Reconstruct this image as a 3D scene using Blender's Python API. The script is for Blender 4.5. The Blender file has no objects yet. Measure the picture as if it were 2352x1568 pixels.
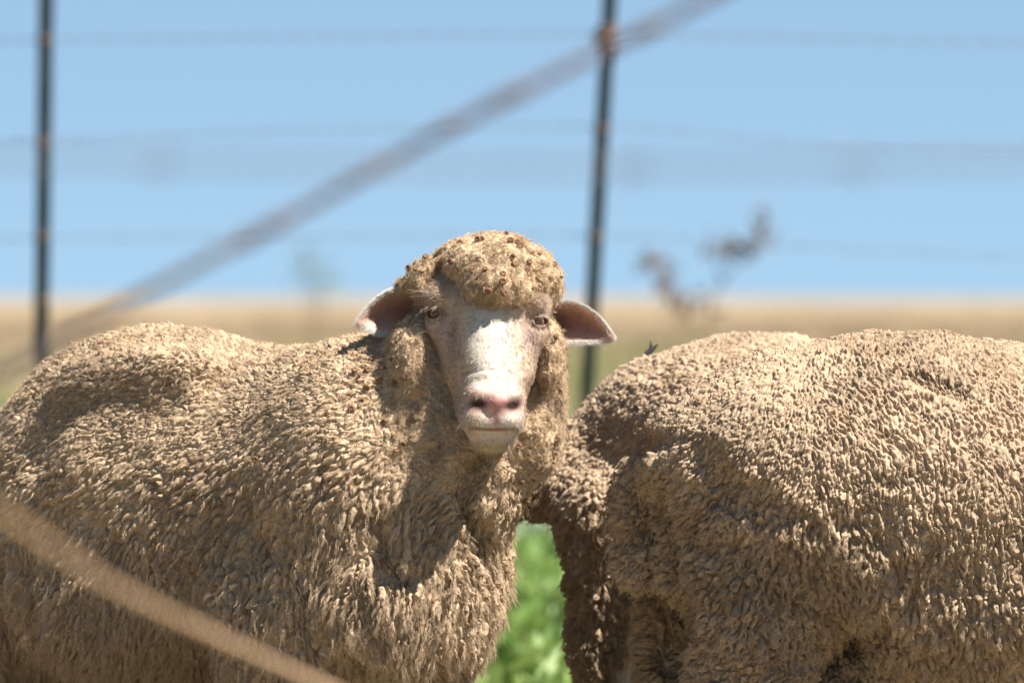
import bpy, math, random
import numpy as np
from mathutils import Vector
from mathutils.bvhtree import BVHTree

R_ = math.radians
scene = bpy.context.scene
col = scene.collection

# ------------------------------------------------------------------ camera, sky, sun
S = 1.45 / 2352.0            # metres per picture unit at ten metres
CZ = 0.82                    # height of the lens
cam_d = bpy.data.cameras.new('camera'); cam = bpy.data.objects.new('camera', cam_d); col.objects.link(cam)
cam.location = (0, -10, CZ); cam.rotation_euler = (R_(90), 0, 0)
cam_d.sensor_width = 36; cam_d.lens = 36 * 10 / 1.45
cam_d.shift_y = -(784 - 680) / 2352.0
cam_d.clip_start = 0.5; cam_d.clip_end = 6000
cam_d.dof.use_dof = True; cam_d.dof.focus_distance = 9.88; cam_d.dof.aperture_fstop = 5.2
scene.camera = cam

SUN_EL, SUN_AZ = 57.0, 67.0    # azimuth: degrees from the lens direction reversed, towards the right
sd = Vector((math.cos(R_(SUN_EL)) * math.sin(R_(SUN_AZ)), -math.cos(R_(SUN_EL)) * math.cos(R_(SUN_AZ)), math.sin(R_(SUN_EL))))
sun_d = bpy.data.lights.new('sun', 'SUN'); sun = bpy.data.objects.new('sun', sun_d); col.objects.link(sun)
sun.rotation_euler = sd.to_track_quat('Z', 'Y').to_euler(); sun.location = (4, -4, 8)
sun_d.energy = 5.0; sun_d.angle = R_(0.53); sun_d.color = (1.0, 0.95, 0.87)

world = bpy.data.worlds.new('World'); scene.world = world; world.use_nodes = True
nt = world.node_tree; nt.nodes.clear()
wo = nt.nodes.new('ShaderNodeOutputWorld'); bg = nt.nodes.new('ShaderNodeBackground')
sky = nt.nodes.new('ShaderNodeTexSky'); sky.sky_type = 'NISHITA'; sky.sun_disc = False
sky.sun_elevation = R_(SUN_EL); sky.sun_rotation = math.atan2(sd.x, sd.y)
sky.air_density = 1.0; sky.dust_density = 0.0; sky.ozone_density = 2.0; sky.altitude = 600
tc = nt.nodes.new('ShaderNodeTexCoord'); mp = nt.nodes.new('ShaderNodeVectorMath'); mp.operation = 'ADD'
mp.inputs[1].default_value = (0, 0, 0.17)
mul = nt.nodes.new('ShaderNodeMixRGB'); mul.blend_type = 'MULTIPLY'; mul.inputs[0].default_value = 1
mul.inputs[2].default_value = (1.04, 1.05, 0.96, 1)
nt.links.new(tc.outputs['Generated'], mp.inputs[0]); nt.links.new(mp.outputs[0], sky.inputs['Vector'])
nt.links.new(sky.outputs[0], mul.inputs[1]); nt.links.new(mul.outputs[0], bg.inputs[0])
bg.inputs[1].default_value = 0.053; nt.links.new(bg.outputs[0], wo.inputs[0])

vs = scene.view_settings
vs.view_transform = 'Standard'; vs.look = 'None'; vs.exposure = 1.6; vs.gamma = 1.0
scene.cycles.max_bounces = 6; scene.cycles.diffuse_bounces = 4; scene.cycles.transparent_max_bounces = 8
scene.cycles.use_adaptive_sampling = True
try: scene.cycles_curves.shape = 'RIBBONS'
except Exception: pass

# ------------------------------------------------------------------ helpers
def P(u, v, y=0.0):
    k = S * (10 + y) / 10
    return np.array([(u - 1176) * k, y, CZ - (v - 680) * k])
def L(px, y=0.0): return px * S * (10 + y) / 10

def tag(o, label=None, cat=None, group=None, kind=None):
    if label: o['label'] = label
    if cat: o['category'] = cat
    if group: o['group'] = group
    if kind: o['kind'] = kind
    return o
def empty(name, loc):
    o = bpy.data.objects.new(name, None); o.location = loc; o.empty_display_size = .05; col.objects.link(o); return o
def link(name, me, parent=None, loc=None):
    o = bpy.data.objects.new(name, me); col.objects.link(o)
    if loc is not None: o.location = loc
    if parent:
        o.parent = parent
        o.location = -Vector(parent.location) if loc is None else Vector(loc) - Vector(parent.location)
    return o
def mesh_np(name, verts, faces, mats=(), smooth=True, mi=None, cols=None):
    """faces: list of arrays (n,3) or (n,4)"""
    me = bpy.data.meshes.new(name)
    if not isinstance(faces, (list, tuple)): faces = [faces]
    faces = [np.asarray(f, np.int32) for f in faces if len(f)]
    nl = sum(f.size for f in faces); nf = sum(len(f) for f in faces)
    me.vertices.add(len(verts)); me.vertices.foreach_set('co', np.asarray(verts, np.float32).ravel())
    me.loops.add(nl); me.loops.foreach_set('vertex_index', np.concatenate([f.ravel() for f in faces]))
    tot = np.concatenate([np.full(len(f), f.shape[1], np.int32) for f in faces])
    me.polygons.add(nf)
    me.polygons.foreach_set('loop_start', np.concatenate([[0], np.cumsum(tot)[:-1]]).astype(np.int32))
    try: me.polygons.foreach_set('loop_total', tot)
    except Exception: pass
    if mi is not None: me.polygons.foreach_set('material_index', np.asarray(mi, np.int32))
    me.polygons.foreach_set('use_smooth', np.full(nf, smooth, bool))
    if cols is not None:
        a = me.color_attributes.new('tint', 'FLOAT_COLOR', 'POINT')
        c4 = np.ones((len(verts), 4), np.float32); c4[:, :3] = cols; a.data.foreach_set('color', c4.ravel())
    for m in mats: me.materials.append(m)
    me.update(calc_edges=True); me.validate()
    return me

# ---- noise
def _h(ix, iy, iz, s):
    n = (ix.astype(np.int64) * 374761393 + iy.astype(np.int64) * 668265263 + iz.astype(np.int64) * 2147483647 + s * 1274126177) & 0xffffffff
    n = ((n ^ (n >> 13)) * 1274126177) & 0xffffffff
    n = ((n ^ (n >> 16)) * 2246822519) & 0xffffffff
    n = n ^ (n >> 15)
    return (n & 0xffffff).astype(np.float32) / 16777215.0
def vnoise(p, sc, seed=0):
    q = np.asarray(p, np.float64) / sc; i = np.floor(q).astype(np.int64); f = (q - i).astype(np.float32); f = f * f * (3 - 2 * f)
    r = np.zeros(len(q), np.float32)
    for dx in (0, 1):
        wx = f[:, 0] if dx else 1 - f[:, 0]
        for dy in (0, 1):
            wy = f[:, 1] if dy else 1 - f[:, 1]
            for dz in (0, 1):
                wz = f[:, 2] if dz else 1 - f[:, 2]
                r += wx * wy * wz * _h(i[:, 0] + dx, i[:, 1] + dy, i[:, 2] + dz, seed)
    return r * 2 - 1
def fbm(p, sc, seed=0, o=3):
    r = 0; a = 1
    for k in range(o): r = r + a * vnoise(p, sc, seed + k * 7); sc *= .5; a *= .5
    return r
def cells(p, size, flow, elong, seed=0):
    """anisotropic cellular noise: returns F1, F2, along (signed distance from the seed along the flow), id"""
    out = [[], [], [], [], []]
    for a in range(0, len(p), 60000):
        pp = np.asarray(p[a:a + 60000], np.float64) / size; fl = flow[a:a + 60000]; el = elong[a:a + 60000] if np.ndim(elong) else elong
        i = np.floor(pp).astype(np.int64)
        n = len(pp); F1 = np.full(n, 9.); F2 = np.full(n, 9.); al = np.zeros(n); idd = np.zeros(n); rv = np.zeros((n, 3))
        kk = 1 - 1 / el ** 2
        for dx in (-1, 0, 1):
            for dy in (-1, 0, 1):
                for dz in (-1, 0, 1):
                    c = i + np.array([dx, dy, dz])
                    s = np.stack([_h(c[:, 0], c[:, 1], c[:, 2], seed + k) for k in range(3)], 1)
                    r = pp - (c + s); d = (r * fl).sum(1)
                    D = np.sqrt(np.maximum((r * r).sum(1) - kk * d * d, 0))
                    m = D < F1
                    F2 = np.where(m, F1, np.minimum(F2, D)); al = np.where(m, d, al); idd = np.where(m, s[:, 0], idd); rv[m] = r[m]; F1 = np.where(m, D, F1)
        for o_, v_ in zip(out, (F1, F2, al, idd, rv)): o_.append(v_)
    return [np.concatenate(o) for o in out]
def nrm(a): return a / np.maximum(np.linalg.norm(a, axis=-1, keepdims=True), 1e-9)
def sstep(a, b, x): t = np.clip((x - a) / (b - a), 0, 1); return t * t * (3 - 2 * t)

# ---- signed distance modelling
class Shape:
    off = 0.0
    def __init__(s): s.ops = []
    def ell(s, c, r, k=.03, yaw=0, tilt=0, op='u'):
        c = np.array(c, np.float32); r = np.array(r, np.float32); ca, sa = math.cos(R_(yaw)), math.sin(R_(yaw)); ct, st = math.cos(R_(tilt)), math.sin(R_(tilt))
        def f(p):
            q = p - c
            if yaw: q = np.stack([q[:, 0] * ca + q[:, 1] * sa, -q[:, 0] * sa + q[:, 1] * ca, q[:, 2]], 1)
            if tilt: q = np.stack([q[:, 0] * ct + q[:, 2] * st, q[:, 1], -q[:, 0] * st + q[:, 2] * ct], 1)
            k0 = np.sqrt(((q / r) ** 2).sum(1)); k1 = np.sqrt(((q / r ** 2) ** 2).sum(1))
            return k0 * (k0 - 1) / np.maximum(k1, 1e-6)
        s.ops.append((op, f, k, c - r.max(), c + r.max())); return s
    def cone(s, a, b, ra, rb, k=.03, op='u'):
        a = np.array(a, np.float32); b = np.array(b, np.float32); ab = b - a; l2 = float((ab * ab).sum())
        def f(p):
            t = np.clip(((p - a) @ ab) / l2, 0, 1)
            return np.sqrt(((p - (a + t[:, None] * ab)) ** 2).sum(1)) - (ra + (rb - ra) * t)
        R = max(ra, rb); s.ops.append((op, f, k, np.minimum(a, b) - R, np.maximum(a, b) + R)); return s
    def path(s, pts, rr, k=.02, op='u'):
        for i in range(len(pts) - 1): s.cone(pts[i], pts[i + 1], rr[i], rr[i + 1], k, op)
        return s
    def __call__(s, p):
        d = None
        for op, f, k, lo, hi in s.ops:
            if d is None: d = f(p).astype(np.float32); continue
            # only points near this primitive matter
            m = np.all((p > lo - k * 1.5 - .05) & (p < hi + k * 1.5 + .05), axis=1)
            if not m.any(): continue
            e = f(p[m]).astype(np.float32); dm = d[m]
            if op == 'u':
                h = np.maximum(k - np.abs(dm - e), 0) / k; d[m] = np.minimum(dm, e) - h * h * k * .25
            else:
                e = -e; h = np.maximum(k - np.abs(dm - e), 0) / k; d[m] = np.maximum(dm, e) + h * h * k * .25
        return d + s.off
    def bounds(s, pad=.03):
        lo = np.min([o[3] for o in s.ops if o[0] == 'u'], 0) - pad; hi = np.max([o[4] for o in s.ops if o[0] == 'u'], 0) + pad
        return lo, hi
    def grad(s, p, e=.002):
        g = 0
        for k in ((1, -1, -1), (-1, -1, 1), (-1, 1, -1), (1, 1, 1)):
            k = np.array(k, np.float32); g = g + k * s(p + e * k)[:, None]
        return nrm(g)

def surf(sh, u, v, dy=0.0):
    o = np.array([0, -10, CZ]); d = P(u, v, 0) - o; d = d / np.linalg.norm(d); t = 9.2
    for _ in range(160):
        e = float(sh((o + d * t)[None].astype(np.float32))[0]); t += e * .7
        if e < .0004 or t > 12: break
    return (o + d * t) + np.array([0, dy, 0])
def crease(sh, uvs, rr, k=.02, dy=0.0):
    pts = [surf(sh, u, v, dy) for u, v in uvs]; return sh.path(pts, rr, k, 's')
def surface_nets(sh, h, zmin=None, cut=None):
    lo, hi = sh.bounds()
    if zmin is not None: lo[2] = zmin
    n = np.ceil((hi - lo) / h).astype(int) + 1
    ax = [lo[k] + h * np.arange(n[k]) for k in range(3)]
    G = np.empty(tuple(n), np.float32)
    for i in range(n[0]):
        Y, Z = np.meshgrid(ax[1], ax[2], indexing='ij')
        p = np.stack([np.full(Y.size, ax[0][i]), Y.ravel(), Z.ravel()], 1).astype(np.float32)
        G[i] = sh(p).reshape(n[1], n[2])
    G[[0, -1]] = np.maximum(G[[0, -1]], .001); G[:, [0, -1]] = np.maximum(G[:, [0, -1]], .001); G[:, :, [0, -1]] = np.maximum(G[:, :, [0, -1]], .001)
    c = [G[a:n[0] - 1 + a, b:n[1] - 1 + b, d:n[2] - 1 + d] for a in (0, 1) for b in (0, 1) for d in (0, 1)]
    sg = sum((x < 0).astype(np.int8) for x in c); act = (sg > 0) & (sg < 8)
    ids = np.full(act.shape, -1, np.int64); idx = np.argwhere(act); ids[act] = np.arange(len(idx))
    cv = np.stack([x[act] for x in c], 1)
    offs = np.array([(a, b, d) for a in (0, 1) for b in (0, 1) for d in (0, 1)], np.float32)
    acc = np.zeros((len(idx), 3), np.float32); cnt = np.zeros(len(idx), np.float32)
    for i in range(8):
        for j in range(i + 1, 8):
            if np.abs(offs[i] - offs[j]).sum() != 1: continue
            m = (cv[:, i] < 0) != (cv[:, j] < 0); t = cv[:, i] / np.where(m, cv[:, i] - cv[:, j], 1)
            acc += np.where(m[:, None], offs[i] + t[:, None] * (offs[j] - offs[i]), 0); cnt += m
    V = lo + h * (idx + acc / cnt[:, None])
    Q = []
    neg = G < 0
    # x edges
    for axis in range(3):
        sl0 = [slice(1, -1)] * 3; sl1 = [slice(1, -1)] * 3
        sl0[axis] = slice(0, n[axis] - 1); sl1[axis] = slice(1, n[axis])
        m = neg[tuple(sl0)] != neg[tuple(sl1)]
        e = np.argwhere(m); s = neg[tuple(sl0)][m]
        o = [1, 1, 1]; o[axis] = 0; e = e + o
        b, c_ = [(1, 2), (2, 0), (0, 1)][axis]
        eb = np.zeros(3, int); eb[b] = 1; ec = np.zeros(3, int); ec[c_] = 1
        q = [ids[tuple((e - d).T)] for d in (eb * 0, eb, eb + ec, ec)]
        q = np.stack(q, 1); q[~s] = q[~s][:, ::-1]
        Q.append(q)
    Q = np.concatenate(Q)
    Q = Q[:, ::1]
    # make outward
    a, b2, c3 = V[Q[:, 0]], V[Q[:, 1]], V[Q[:, 2]]
    N = np.cross(b2 - a, c3 - a); cc = V[Q].mean(1).astype(np.float32)
    k = np.random.default_rng(1).choice(len(Q), 400); g = sh.grad(cc[k])
    if ((N[k] * g).sum(1) > 0).mean() < .5: Q = Q[:, ::-1]
    return V.astype(np.float32), Q
def subdiv(V, Q):
    n = len(V); E = np.stack([Q, np.roll(Q, -1, 1)], 2).reshape(-1, 2); E.sort(1)
    key = E[:, 0] * n + E[:, 1]; uq, inv = np.unique(key, return_inverse=True)
    em = (V[uq // n] + V[uq % n]) / 2; fm = V[Q].mean(1)
    ei = inv.reshape(-1, 4) + n; fi = np.arange(len(Q)) + n + len(uq)
    Q2 = np.stack([np.stack([Q[:, k], ei[:, k], fi, ei[:, k - 1]], 1) for k in range(4)], 1).reshape(-1, 4)
    return np.concatenate([V, em, fm]).astype(np.float32), Q2
def project(sh, V, it=1):
    for _ in range(it):
        for a in range(0, len(V), 300000):
            p = V[a:a + 300000]; V[a:a + 300000] = p - sh.grad(p) * np.clip(sh(p), -.006, .006)[:, None]
    return V
def gradall(sh, V):
    return np.concatenate([sh.grad(V[a:a + 300000]) for a in range(0, len(V), 300000)])
def vnormals(V, Q):
    a, b, c, d = (V[Q[:, k]] for k in range(4)); N = np.cross(c - a, d - b)
    out = np.zeros_like(V)
    for ax in range(3):
        s = np.zeros(len(V))
        for k in range(4): s += np.bincount(Q[:, k], N[:, ax], len(V))
        out[:, ax] = s
    return nrm(out)

# ------------------------------------------------------------------ materials
def mat(name):
    m = bpy.data.materials.new(name); m.use_nodes = True
    t = m.node_tree; b = t.nodes['Principled BSDF']; return m, t, b
def node(t, ty, **kw):
    n = t.nodes.new(ty)
    for k, v in kw.items(): setattr(n, k, v)
    return n
def ramp(t, src, stops):
    r = node(t, 'ShaderNodeValToRGB'); t.links.new(src, r.inputs[0]); e = r.color_ramp.elements
    while len(e) < len(stops): e.new(.5)
    for x, (p, c) in zip(e, stops): x.position = p; x.color = (*c, 1)
    return r
def noise(t, sc, det=4, vec=None, rough=.6):
    n = node(t, 'ShaderNodeTexNoise'); n.inputs['Scale'].default_value = sc; n.inputs['Detail'].default_value = det; n.inputs['Roughness'].default_value = rough
    if vec is None:
        g = node(t, 'ShaderNodeNewGeometry'); vec = g.outputs['Position']
    t.links.new(vec, n.inputs['Vector']); return n
def wool_mat(name, c0, c1, strand=False, dirt=1.0, head=1.0):
    m, t, b = mat(name)
    n = noise(t, 6, 5)
    c0, c1 = [tuple(x * .71 * y for x, y in zip(c, (1.03, .985, .925))) for c in (c0, c1)]
    r = ramp(t, n.outputs['Fac'], [(.3, c0), (.7, c1)])
    n2 = noise(t, 260, 3); r2 = ramp(t, n2.outputs['Fac'], [(.3, (.72, .70, .68)), (.7, (1.12, 1.1, 1.08))])
    mx = node(t, 'ShaderNodeMixRGB', blend_type='MULTIPLY'); mx.inputs[0].default_value = 1
    t.links.new(r.outputs[0], mx.inputs[1]); t.links.new(r2.outputs[0], mx.inputs[2])
    out = mx.outputs[0]
    g = node(t, 'ShaderNodeNewGeometry'); sp = node(t, 'ShaderNodeSeparateXYZ'); t.links.new(g.outputs['Position'], sp.inputs[0])
    zr = node(t, 'ShaderNodeMapRange'); zr.inputs['From Min'].default_value = .62; zr.inputs['From Max'].default_value = .78; t.links.new(sp.outputs['Z'], zr.inputs[0])
    nd = noise(t, 14, 5, rough=.7); rd = ramp(t, nd.outputs['Fac'], [(.48, (0, 0, 0)), (.68, (1, 1, 1))])
    ml = node(t, 'ShaderNodeMath', operation='MULTIPLY_ADD'); t.links.new(zr.outputs[0], ml.inputs[0]); ml.inputs[1].default_value = .30 * dirt; ml.inputs[2].default_value = .28
    m4 = node(t, 'ShaderNodeMath', operation='MULTIPLY'); t.links.new(ml.outputs[0], m4.inputs[0]); t.links.new(rd.outputs[0], m4.inputs[1])
    md = node(t, 'ShaderNodeMixRGB'); t.links.new(m4.outputs[0], md.inputs[0]); t.links.new(out, md.inputs[1]); md.inputs[2].default_value = (.22, .135, .07, 1); out = md.outputs[0]
    ta = node(t, 'ShaderNodeAttribute'); ta.attribute_name = 'tint'; mt = node(t, 'ShaderNodeMixRGB', blend_type='MULTIPLY'); mt.inputs[0].default_value = 1
    t.links.new(out, mt.inputs[1]); t.links.new(ta.outputs['Color'], mt.inputs[2]); out = mt.outputs[0]
    if head != 1.0:      # cleaner, creamier wool on the poll and cheeks
        hr = node(t, 'ShaderNodeVectorMath', operation='DISTANCE'); t.links.new(g.outputs['Position'], hr.inputs[0]); hr.inputs[1].default_value = (-.03, -.06, .80)
        hm = node(t, 'ShaderNodeMapRange'); hm.inputs['From Min'].default_value = .24; hm.inputs['From Max'].default_value = .12; t.links.new(hr.outputs['Value'], hm.inputs[0])
        mh = node(t, 'ShaderNodeMixRGB', blend_type='MULTIPLY'); t.links.new(hm.outputs[0], mh.inputs[0]); t.links.new(out, mh.inputs[1]); mh.inputs[2].default_value = (head, head * .99, head * .96, 1); out = mh.outputs[0]
    if strand:
        h = node(t, 'ShaderNodeHairInfo'); rr = ramp(t, h.outputs['Random'], [(0, (.78, .76, .74)), (1, (1.15, 1.13, 1.1))])
        m2 = node(t, 'ShaderNodeMixRGB', blend_type='MULTIPLY'); m2.inputs[0].default_value = 1
        t.links.new(out, m2.inputs[1]); t.links.new(rr.outputs[0], m2.inputs[2]); out = m2.outputs[0]
    else:
        bp = node(t, 'ShaderNodeBump'); bp.inputs['Strength'].default_value = .55; bp.inputs['Distance'].default_value = .002
        n3 = noise(t, 420, 4, rough=.7); t.links.new(n3.outputs['Fac'], bp.inputs['Height']); t.links.new(bp.outputs[0], b.inputs['Normal'])
    t.links.new(out, b.inputs['Base Color'])
    b.inputs['Roughness'].default_value = .9; b.inputs['Specular IOR Level'].default_value = .15
    return m
K = .68      # everything here is a little darker than it looks under this sun
M = {}
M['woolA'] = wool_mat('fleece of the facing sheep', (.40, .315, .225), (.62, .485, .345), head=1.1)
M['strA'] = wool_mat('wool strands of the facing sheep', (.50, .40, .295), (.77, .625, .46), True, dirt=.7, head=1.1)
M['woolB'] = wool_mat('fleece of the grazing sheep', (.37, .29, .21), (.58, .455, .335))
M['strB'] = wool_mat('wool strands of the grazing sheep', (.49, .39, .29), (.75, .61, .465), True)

def tint_mat(name, rough=.6, bump=0.0, bs=300, spec=.3, sss=0.0, mixn=.12):
    m, t, b = mat(name)
    at = node(t, 'ShaderNodeVertexColor'); at.layer_name = 'tint'
    n = noise(t, bs * .6, 4); r = ramp(t, n.outputs['Fac'], [(.3, ((1 - mixn) * K,) * 3), (.7, ((1 + mixn) * K,) * 3)])
    mx = node(t, 'ShaderNodeMixRGB', blend_type='MULTIPLY'); mx.inputs[0].default_value = 1
    t.links.new(at.outputs[0], mx.inputs[1]); t.links.new(r.outputs[0], mx.inputs[2]); t.links.new(mx.outputs[0], b.inputs['Base Color'])
    b.inputs['Roughness'].default_value = rough; b.inputs['Specular IOR Level'].default_value = spec
    if sss:
        b.inputs['Subsurface Weight'].default_value = sss; b.inputs['Subsurface Radius'].default_value = (1, .35, .2); b.inputs['Subsurface Scale'].default_value = .006
    if bump:
        bp = node(t, 'ShaderNodeBump'); bp.inputs['Strength'].default_value = bump; bp.inputs['Distance'].default_value = .001
        n3 = noise(t, bs, 5, rough=.65); t.links.new(n3.outputs['Fac'], bp.inputs['Height']); t.links.new(bp.outputs[0], b.inputs['Normal'])
    return m
M['skin'] = tint_mat('short haired skin', .62, .35, 700, .25, .12)
M['hair'] = tint_mat('short face hair', .6, 0, 300, .2)
def plain(name, c0, c1, sc=60, rough=.7, metal=0, bump=.2, spec=.4):
    m, t, b = mat(name); n = noise(t, sc, 5); r = ramp(t, n.outputs['Fac'], [(.35, c0), (.65, c1)])
    t.links.new(r.outputs[0], b.inputs['Base Color']); b.inputs['Roughness'].default_value = rough; b.inputs['Metallic'].default_value = metal
    b.inputs['Specular IOR Level'].default_value = spec
    if bump:
        bp = node(t, 'ShaderNodeBump'); bp.inputs['Strength'].default_value = bump; bp.inputs['Distance'].default_value = .002
        t.links.new(n.outputs['Fac'], bp.inputs['Height']); t.links.new(bp.outputs[0], b.inputs['Normal'])
    return m
M['burr'] = plain('dry brown seed burr', (.10, .05, .025), (.26, .14, .07), 900, .85)
M['burr_dark'] = plain('dark twig', (.02, .018, .015), (.06, .05, .04), 400, .8)
M['iris'] = plain('amber iris', (.10, .05, .015), (.24, .13, .04), 900, .15, spec=.6, bump=0)
M['pupil'] = plain('black pupil', (.004, .004, .004), (.008, .007, .006), 50, .1, bump=0, spec=.6)
M['post'] = plain('black painted steel with rust', (.006, .011, .011), (.016, .02, .019), 14, .35, .3)
M['clip'] = plain('rusty steel', (.13, .06, .035), (.22, .11, .06), 90, .8)
M['wire'] = plain('weathered galvanised wire', (.10, .095, .10), (.22, .20, .20), 120, .5, .5)
M['wire_rust'] = plain('rusty wire', (.085, .07, .075), (.20, .155, .15), 45, .7, .2)
M['strand'] = plain('sun bleached tan fibre', (.33, .215, .125), (.45, .315, .20), 60, .85)
M['hoof'] = plain('horn', (.05, .04, .03), (.12, .09, .07), 60, .5)

# ------------------------------------------------------------------ ground, hills
def ground_h(x, y):
    d = np.maximum(y, 0)
    h = .05 * np.sin(x * .31 + y * .11) * sstep(14, 60, d) + .25 * np.sin(x * .021 + 1.3) * sstep(150, 500, d)
    for u, yy, a, wd in ((480, 150, .22, 1.3), (640, 190, .14, 2.2), (1900, 170, .15, 3.0), (250, 230, .2, 2.5), (2250, 240, .2, 2.0)):
        h = h + a * np.exp(-((x - (u - 1176) * S * (10 + yy) / 10) / wd) ** 2 - ((y - yy) / 25) ** 2)
    return h - .05 * sstep(14, 60, d)
def build_ground():
    ys = np.concatenate([np.linspace(-40, 10, 20), np.geomspace(11, 3000, 120)])
    V = []; nx = 121
    for y in ys:
        w = max(60, 30 + abs(y) * 1.0); xs = np.linspace(-w, w, nx)
        V.append(np.stack([xs, np.full(nx, y), ground_h(xs, np.full(nx, y))], 1))
    V = np.concatenate(V); i = np.arange(len(ys) - 1)[:, None] * nx + np.arange(nx - 1)[None]
    i = i.ravel(); Q = np.stack([i, i + 1, i + nx + 1, i + nx], 1)
    m, t, b = mat('pasture, green near and dry beyond')
    g = node(t, 'ShaderNodeNewGeometry'); sp = node(t, 'ShaderNodeSeparateXYZ'); t.links.new(g.outputs['Position'], sp.inputs[0])
    mpn = node(t, 'ShaderNodeMapping'); mpn.inputs['Scale'].default_value = (1, .18, 1); t.links.new(g.outputs['Position'], mpn.inputs[0])
    n1 = noise(t, 1.1, 6, mpn.outputs[0], .65); n2 = noise(t, .22, 5, mpn.outputs[0], .6)
    green = ramp(t, n1.outputs['Fac'], [(.3, (.10, .15, .03)), (.5, (.21, .25, .07)), (.72, (.34, .34, .17))])
    tan = ramp(t, n2.outputs['Fac'], [(.3, (.12, .10, .05)), (.5, (.22, .165, .10)), (.7, (.33, .25, .165))])
    # green to dry, by distance with a ragged edge
    ma = node(t, 'ShaderNodeMath', operation='MULTIPLY_ADD'); t.links.new(n2.outputs['Fac'], ma.inputs[0]); ma.inputs[1].default_value = 50; t.links.new(sp.outputs['Y'], ma.inputs[2])
    mr = node(t, 'ShaderNodeMapRange'); mr.inputs['From Min'].default_value = 45; mr.inputs['From Max'].default_value = 115; t.links.new(ma.outputs[0], mr.inputs[0])
    mr2 = node(t, 'ShaderNodeMapRange'); mr2.inputs['From Min'].default_value = 7; mr2.inputs['From Max'].default_value = 1; t.links.new(sp.outputs['Y'], mr2.inputs[0])
    
    mx = node(t, 'ShaderNodeMixRGB'); t.links.new(mr.outputs[0], mx.inputs[0]); t.links.new(green.outputs[0], mx.inputs[1]); t.links.new(tan.outputs[0], mx.inputs[2])
    bounce_soil = ramp(t, n1.outputs['Fac'], [(.3, (.17, .14, .085)), (.6, (.27, .225, .145))]); m3 = node(t, 'ShaderNodeMixRGB')  # tan put under the sheep, mostly out of frame, so its bounce warms the shade
    t.links.new(mr2.outputs[0], m3.inputs[0]); t.links.new(mx.outputs[0], m3.inputs[1]); t.links.new(bounce_soil.outputs[0], m3.inputs[2]); mx = m3
    t.links.new(mx.outputs[0], b.inputs['Base Color']); b.inputs['Roughness'].default_value = .95; b.inputs['Specular IOR Level'].default_value = .1
    o = link('ground', mesh_np('ground', V, Q, [m])); tag(o, kind='structure')
build_ground()

def leaf_mat(name, c0, c1, sc=3, tr=.35):
    c0 = tuple(K * x for x in c0); c1 = tuple(K * x for x in c1); m, t, b = mat(name); n = noise(t, sc, 4); r = ramp(t, n.outputs['Fac'], [(.35, c0), (.65, c1)])
    t.links.new(r.outputs[0], b.inputs['Base Color']); b.inputs['Roughness'].default_value = .55
    tl = node(t, 'ShaderNodeBsdfTranslucent'); t.links.new(r.outputs[0], tl.inputs[0]); ms = node(t, 'ShaderNodeMixShader'); ms.inputs[0].default_value = tr
    t.links.new(b.outputs[0], ms.inputs[1]); t.links.new(tl.outputs[0], ms.inputs[2]); t.links.new(ms.outputs[0], t.nodes['Material Output'].inputs[0]); return m
M['leaf'] = leaf_mat('fresh weed leaves', (.11, .25, .03), (.34, .45, .12))
M['leaf_pale'] = leaf_mat('pale weed leaves', (.40, .50, .32), (.62, .68, .52))
M['dry'] = leaf_mat('dry grass', (.44, .335, .20), (.60, .46, .30))
M['brownleaf'] = leaf_mat('withered brown leaves', (.12, .07, .05), (.30, .18, .12), 12, .2)
M['greyleaf'] = leaf_mat('grey green shrub leaves', (.20, .27, .24), (.32, .40, .34), 6)

def blades(rng, x, y, z, hgt, wid, lean=.4, seg=2):
    n = len(x); a = rng.uniform(0, 2 * np.pi, n); la = rng.uniform(0, 2 * np.pi, n); le = rng.uniform(0, lean, n) * hgt
    dx, dy = np.cos(a) * wid / 2, np.sin(a) * wid / 2; lx, ly = np.cos(la) * le, np.sin(la) * le
    V = np.stack([np.stack([x - dx, y - dy, z], 1), np.stack([x + dx, y + dy, z], 1),
                  np.stack([x + dx * .9 + lx * .4, y + dy * .9 + ly * .4, z + hgt * .6], 1), np.stack([x - dx * .9 + lx * .4, y - dy * .9 + ly * .4, z + hgt * .6], 1),
                  np.stack([x + lx, y + ly, z + hgt * rng.uniform(.8, 1, n)], 1)], 1).reshape(-1, 3)
    i = np.arange(n)[:, None] * 5
    return V, i + np.array([[0, 1, 2, 3]]), i + np.array([[3, 2, 4]])
rng = np.random.default_rng(5)
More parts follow.
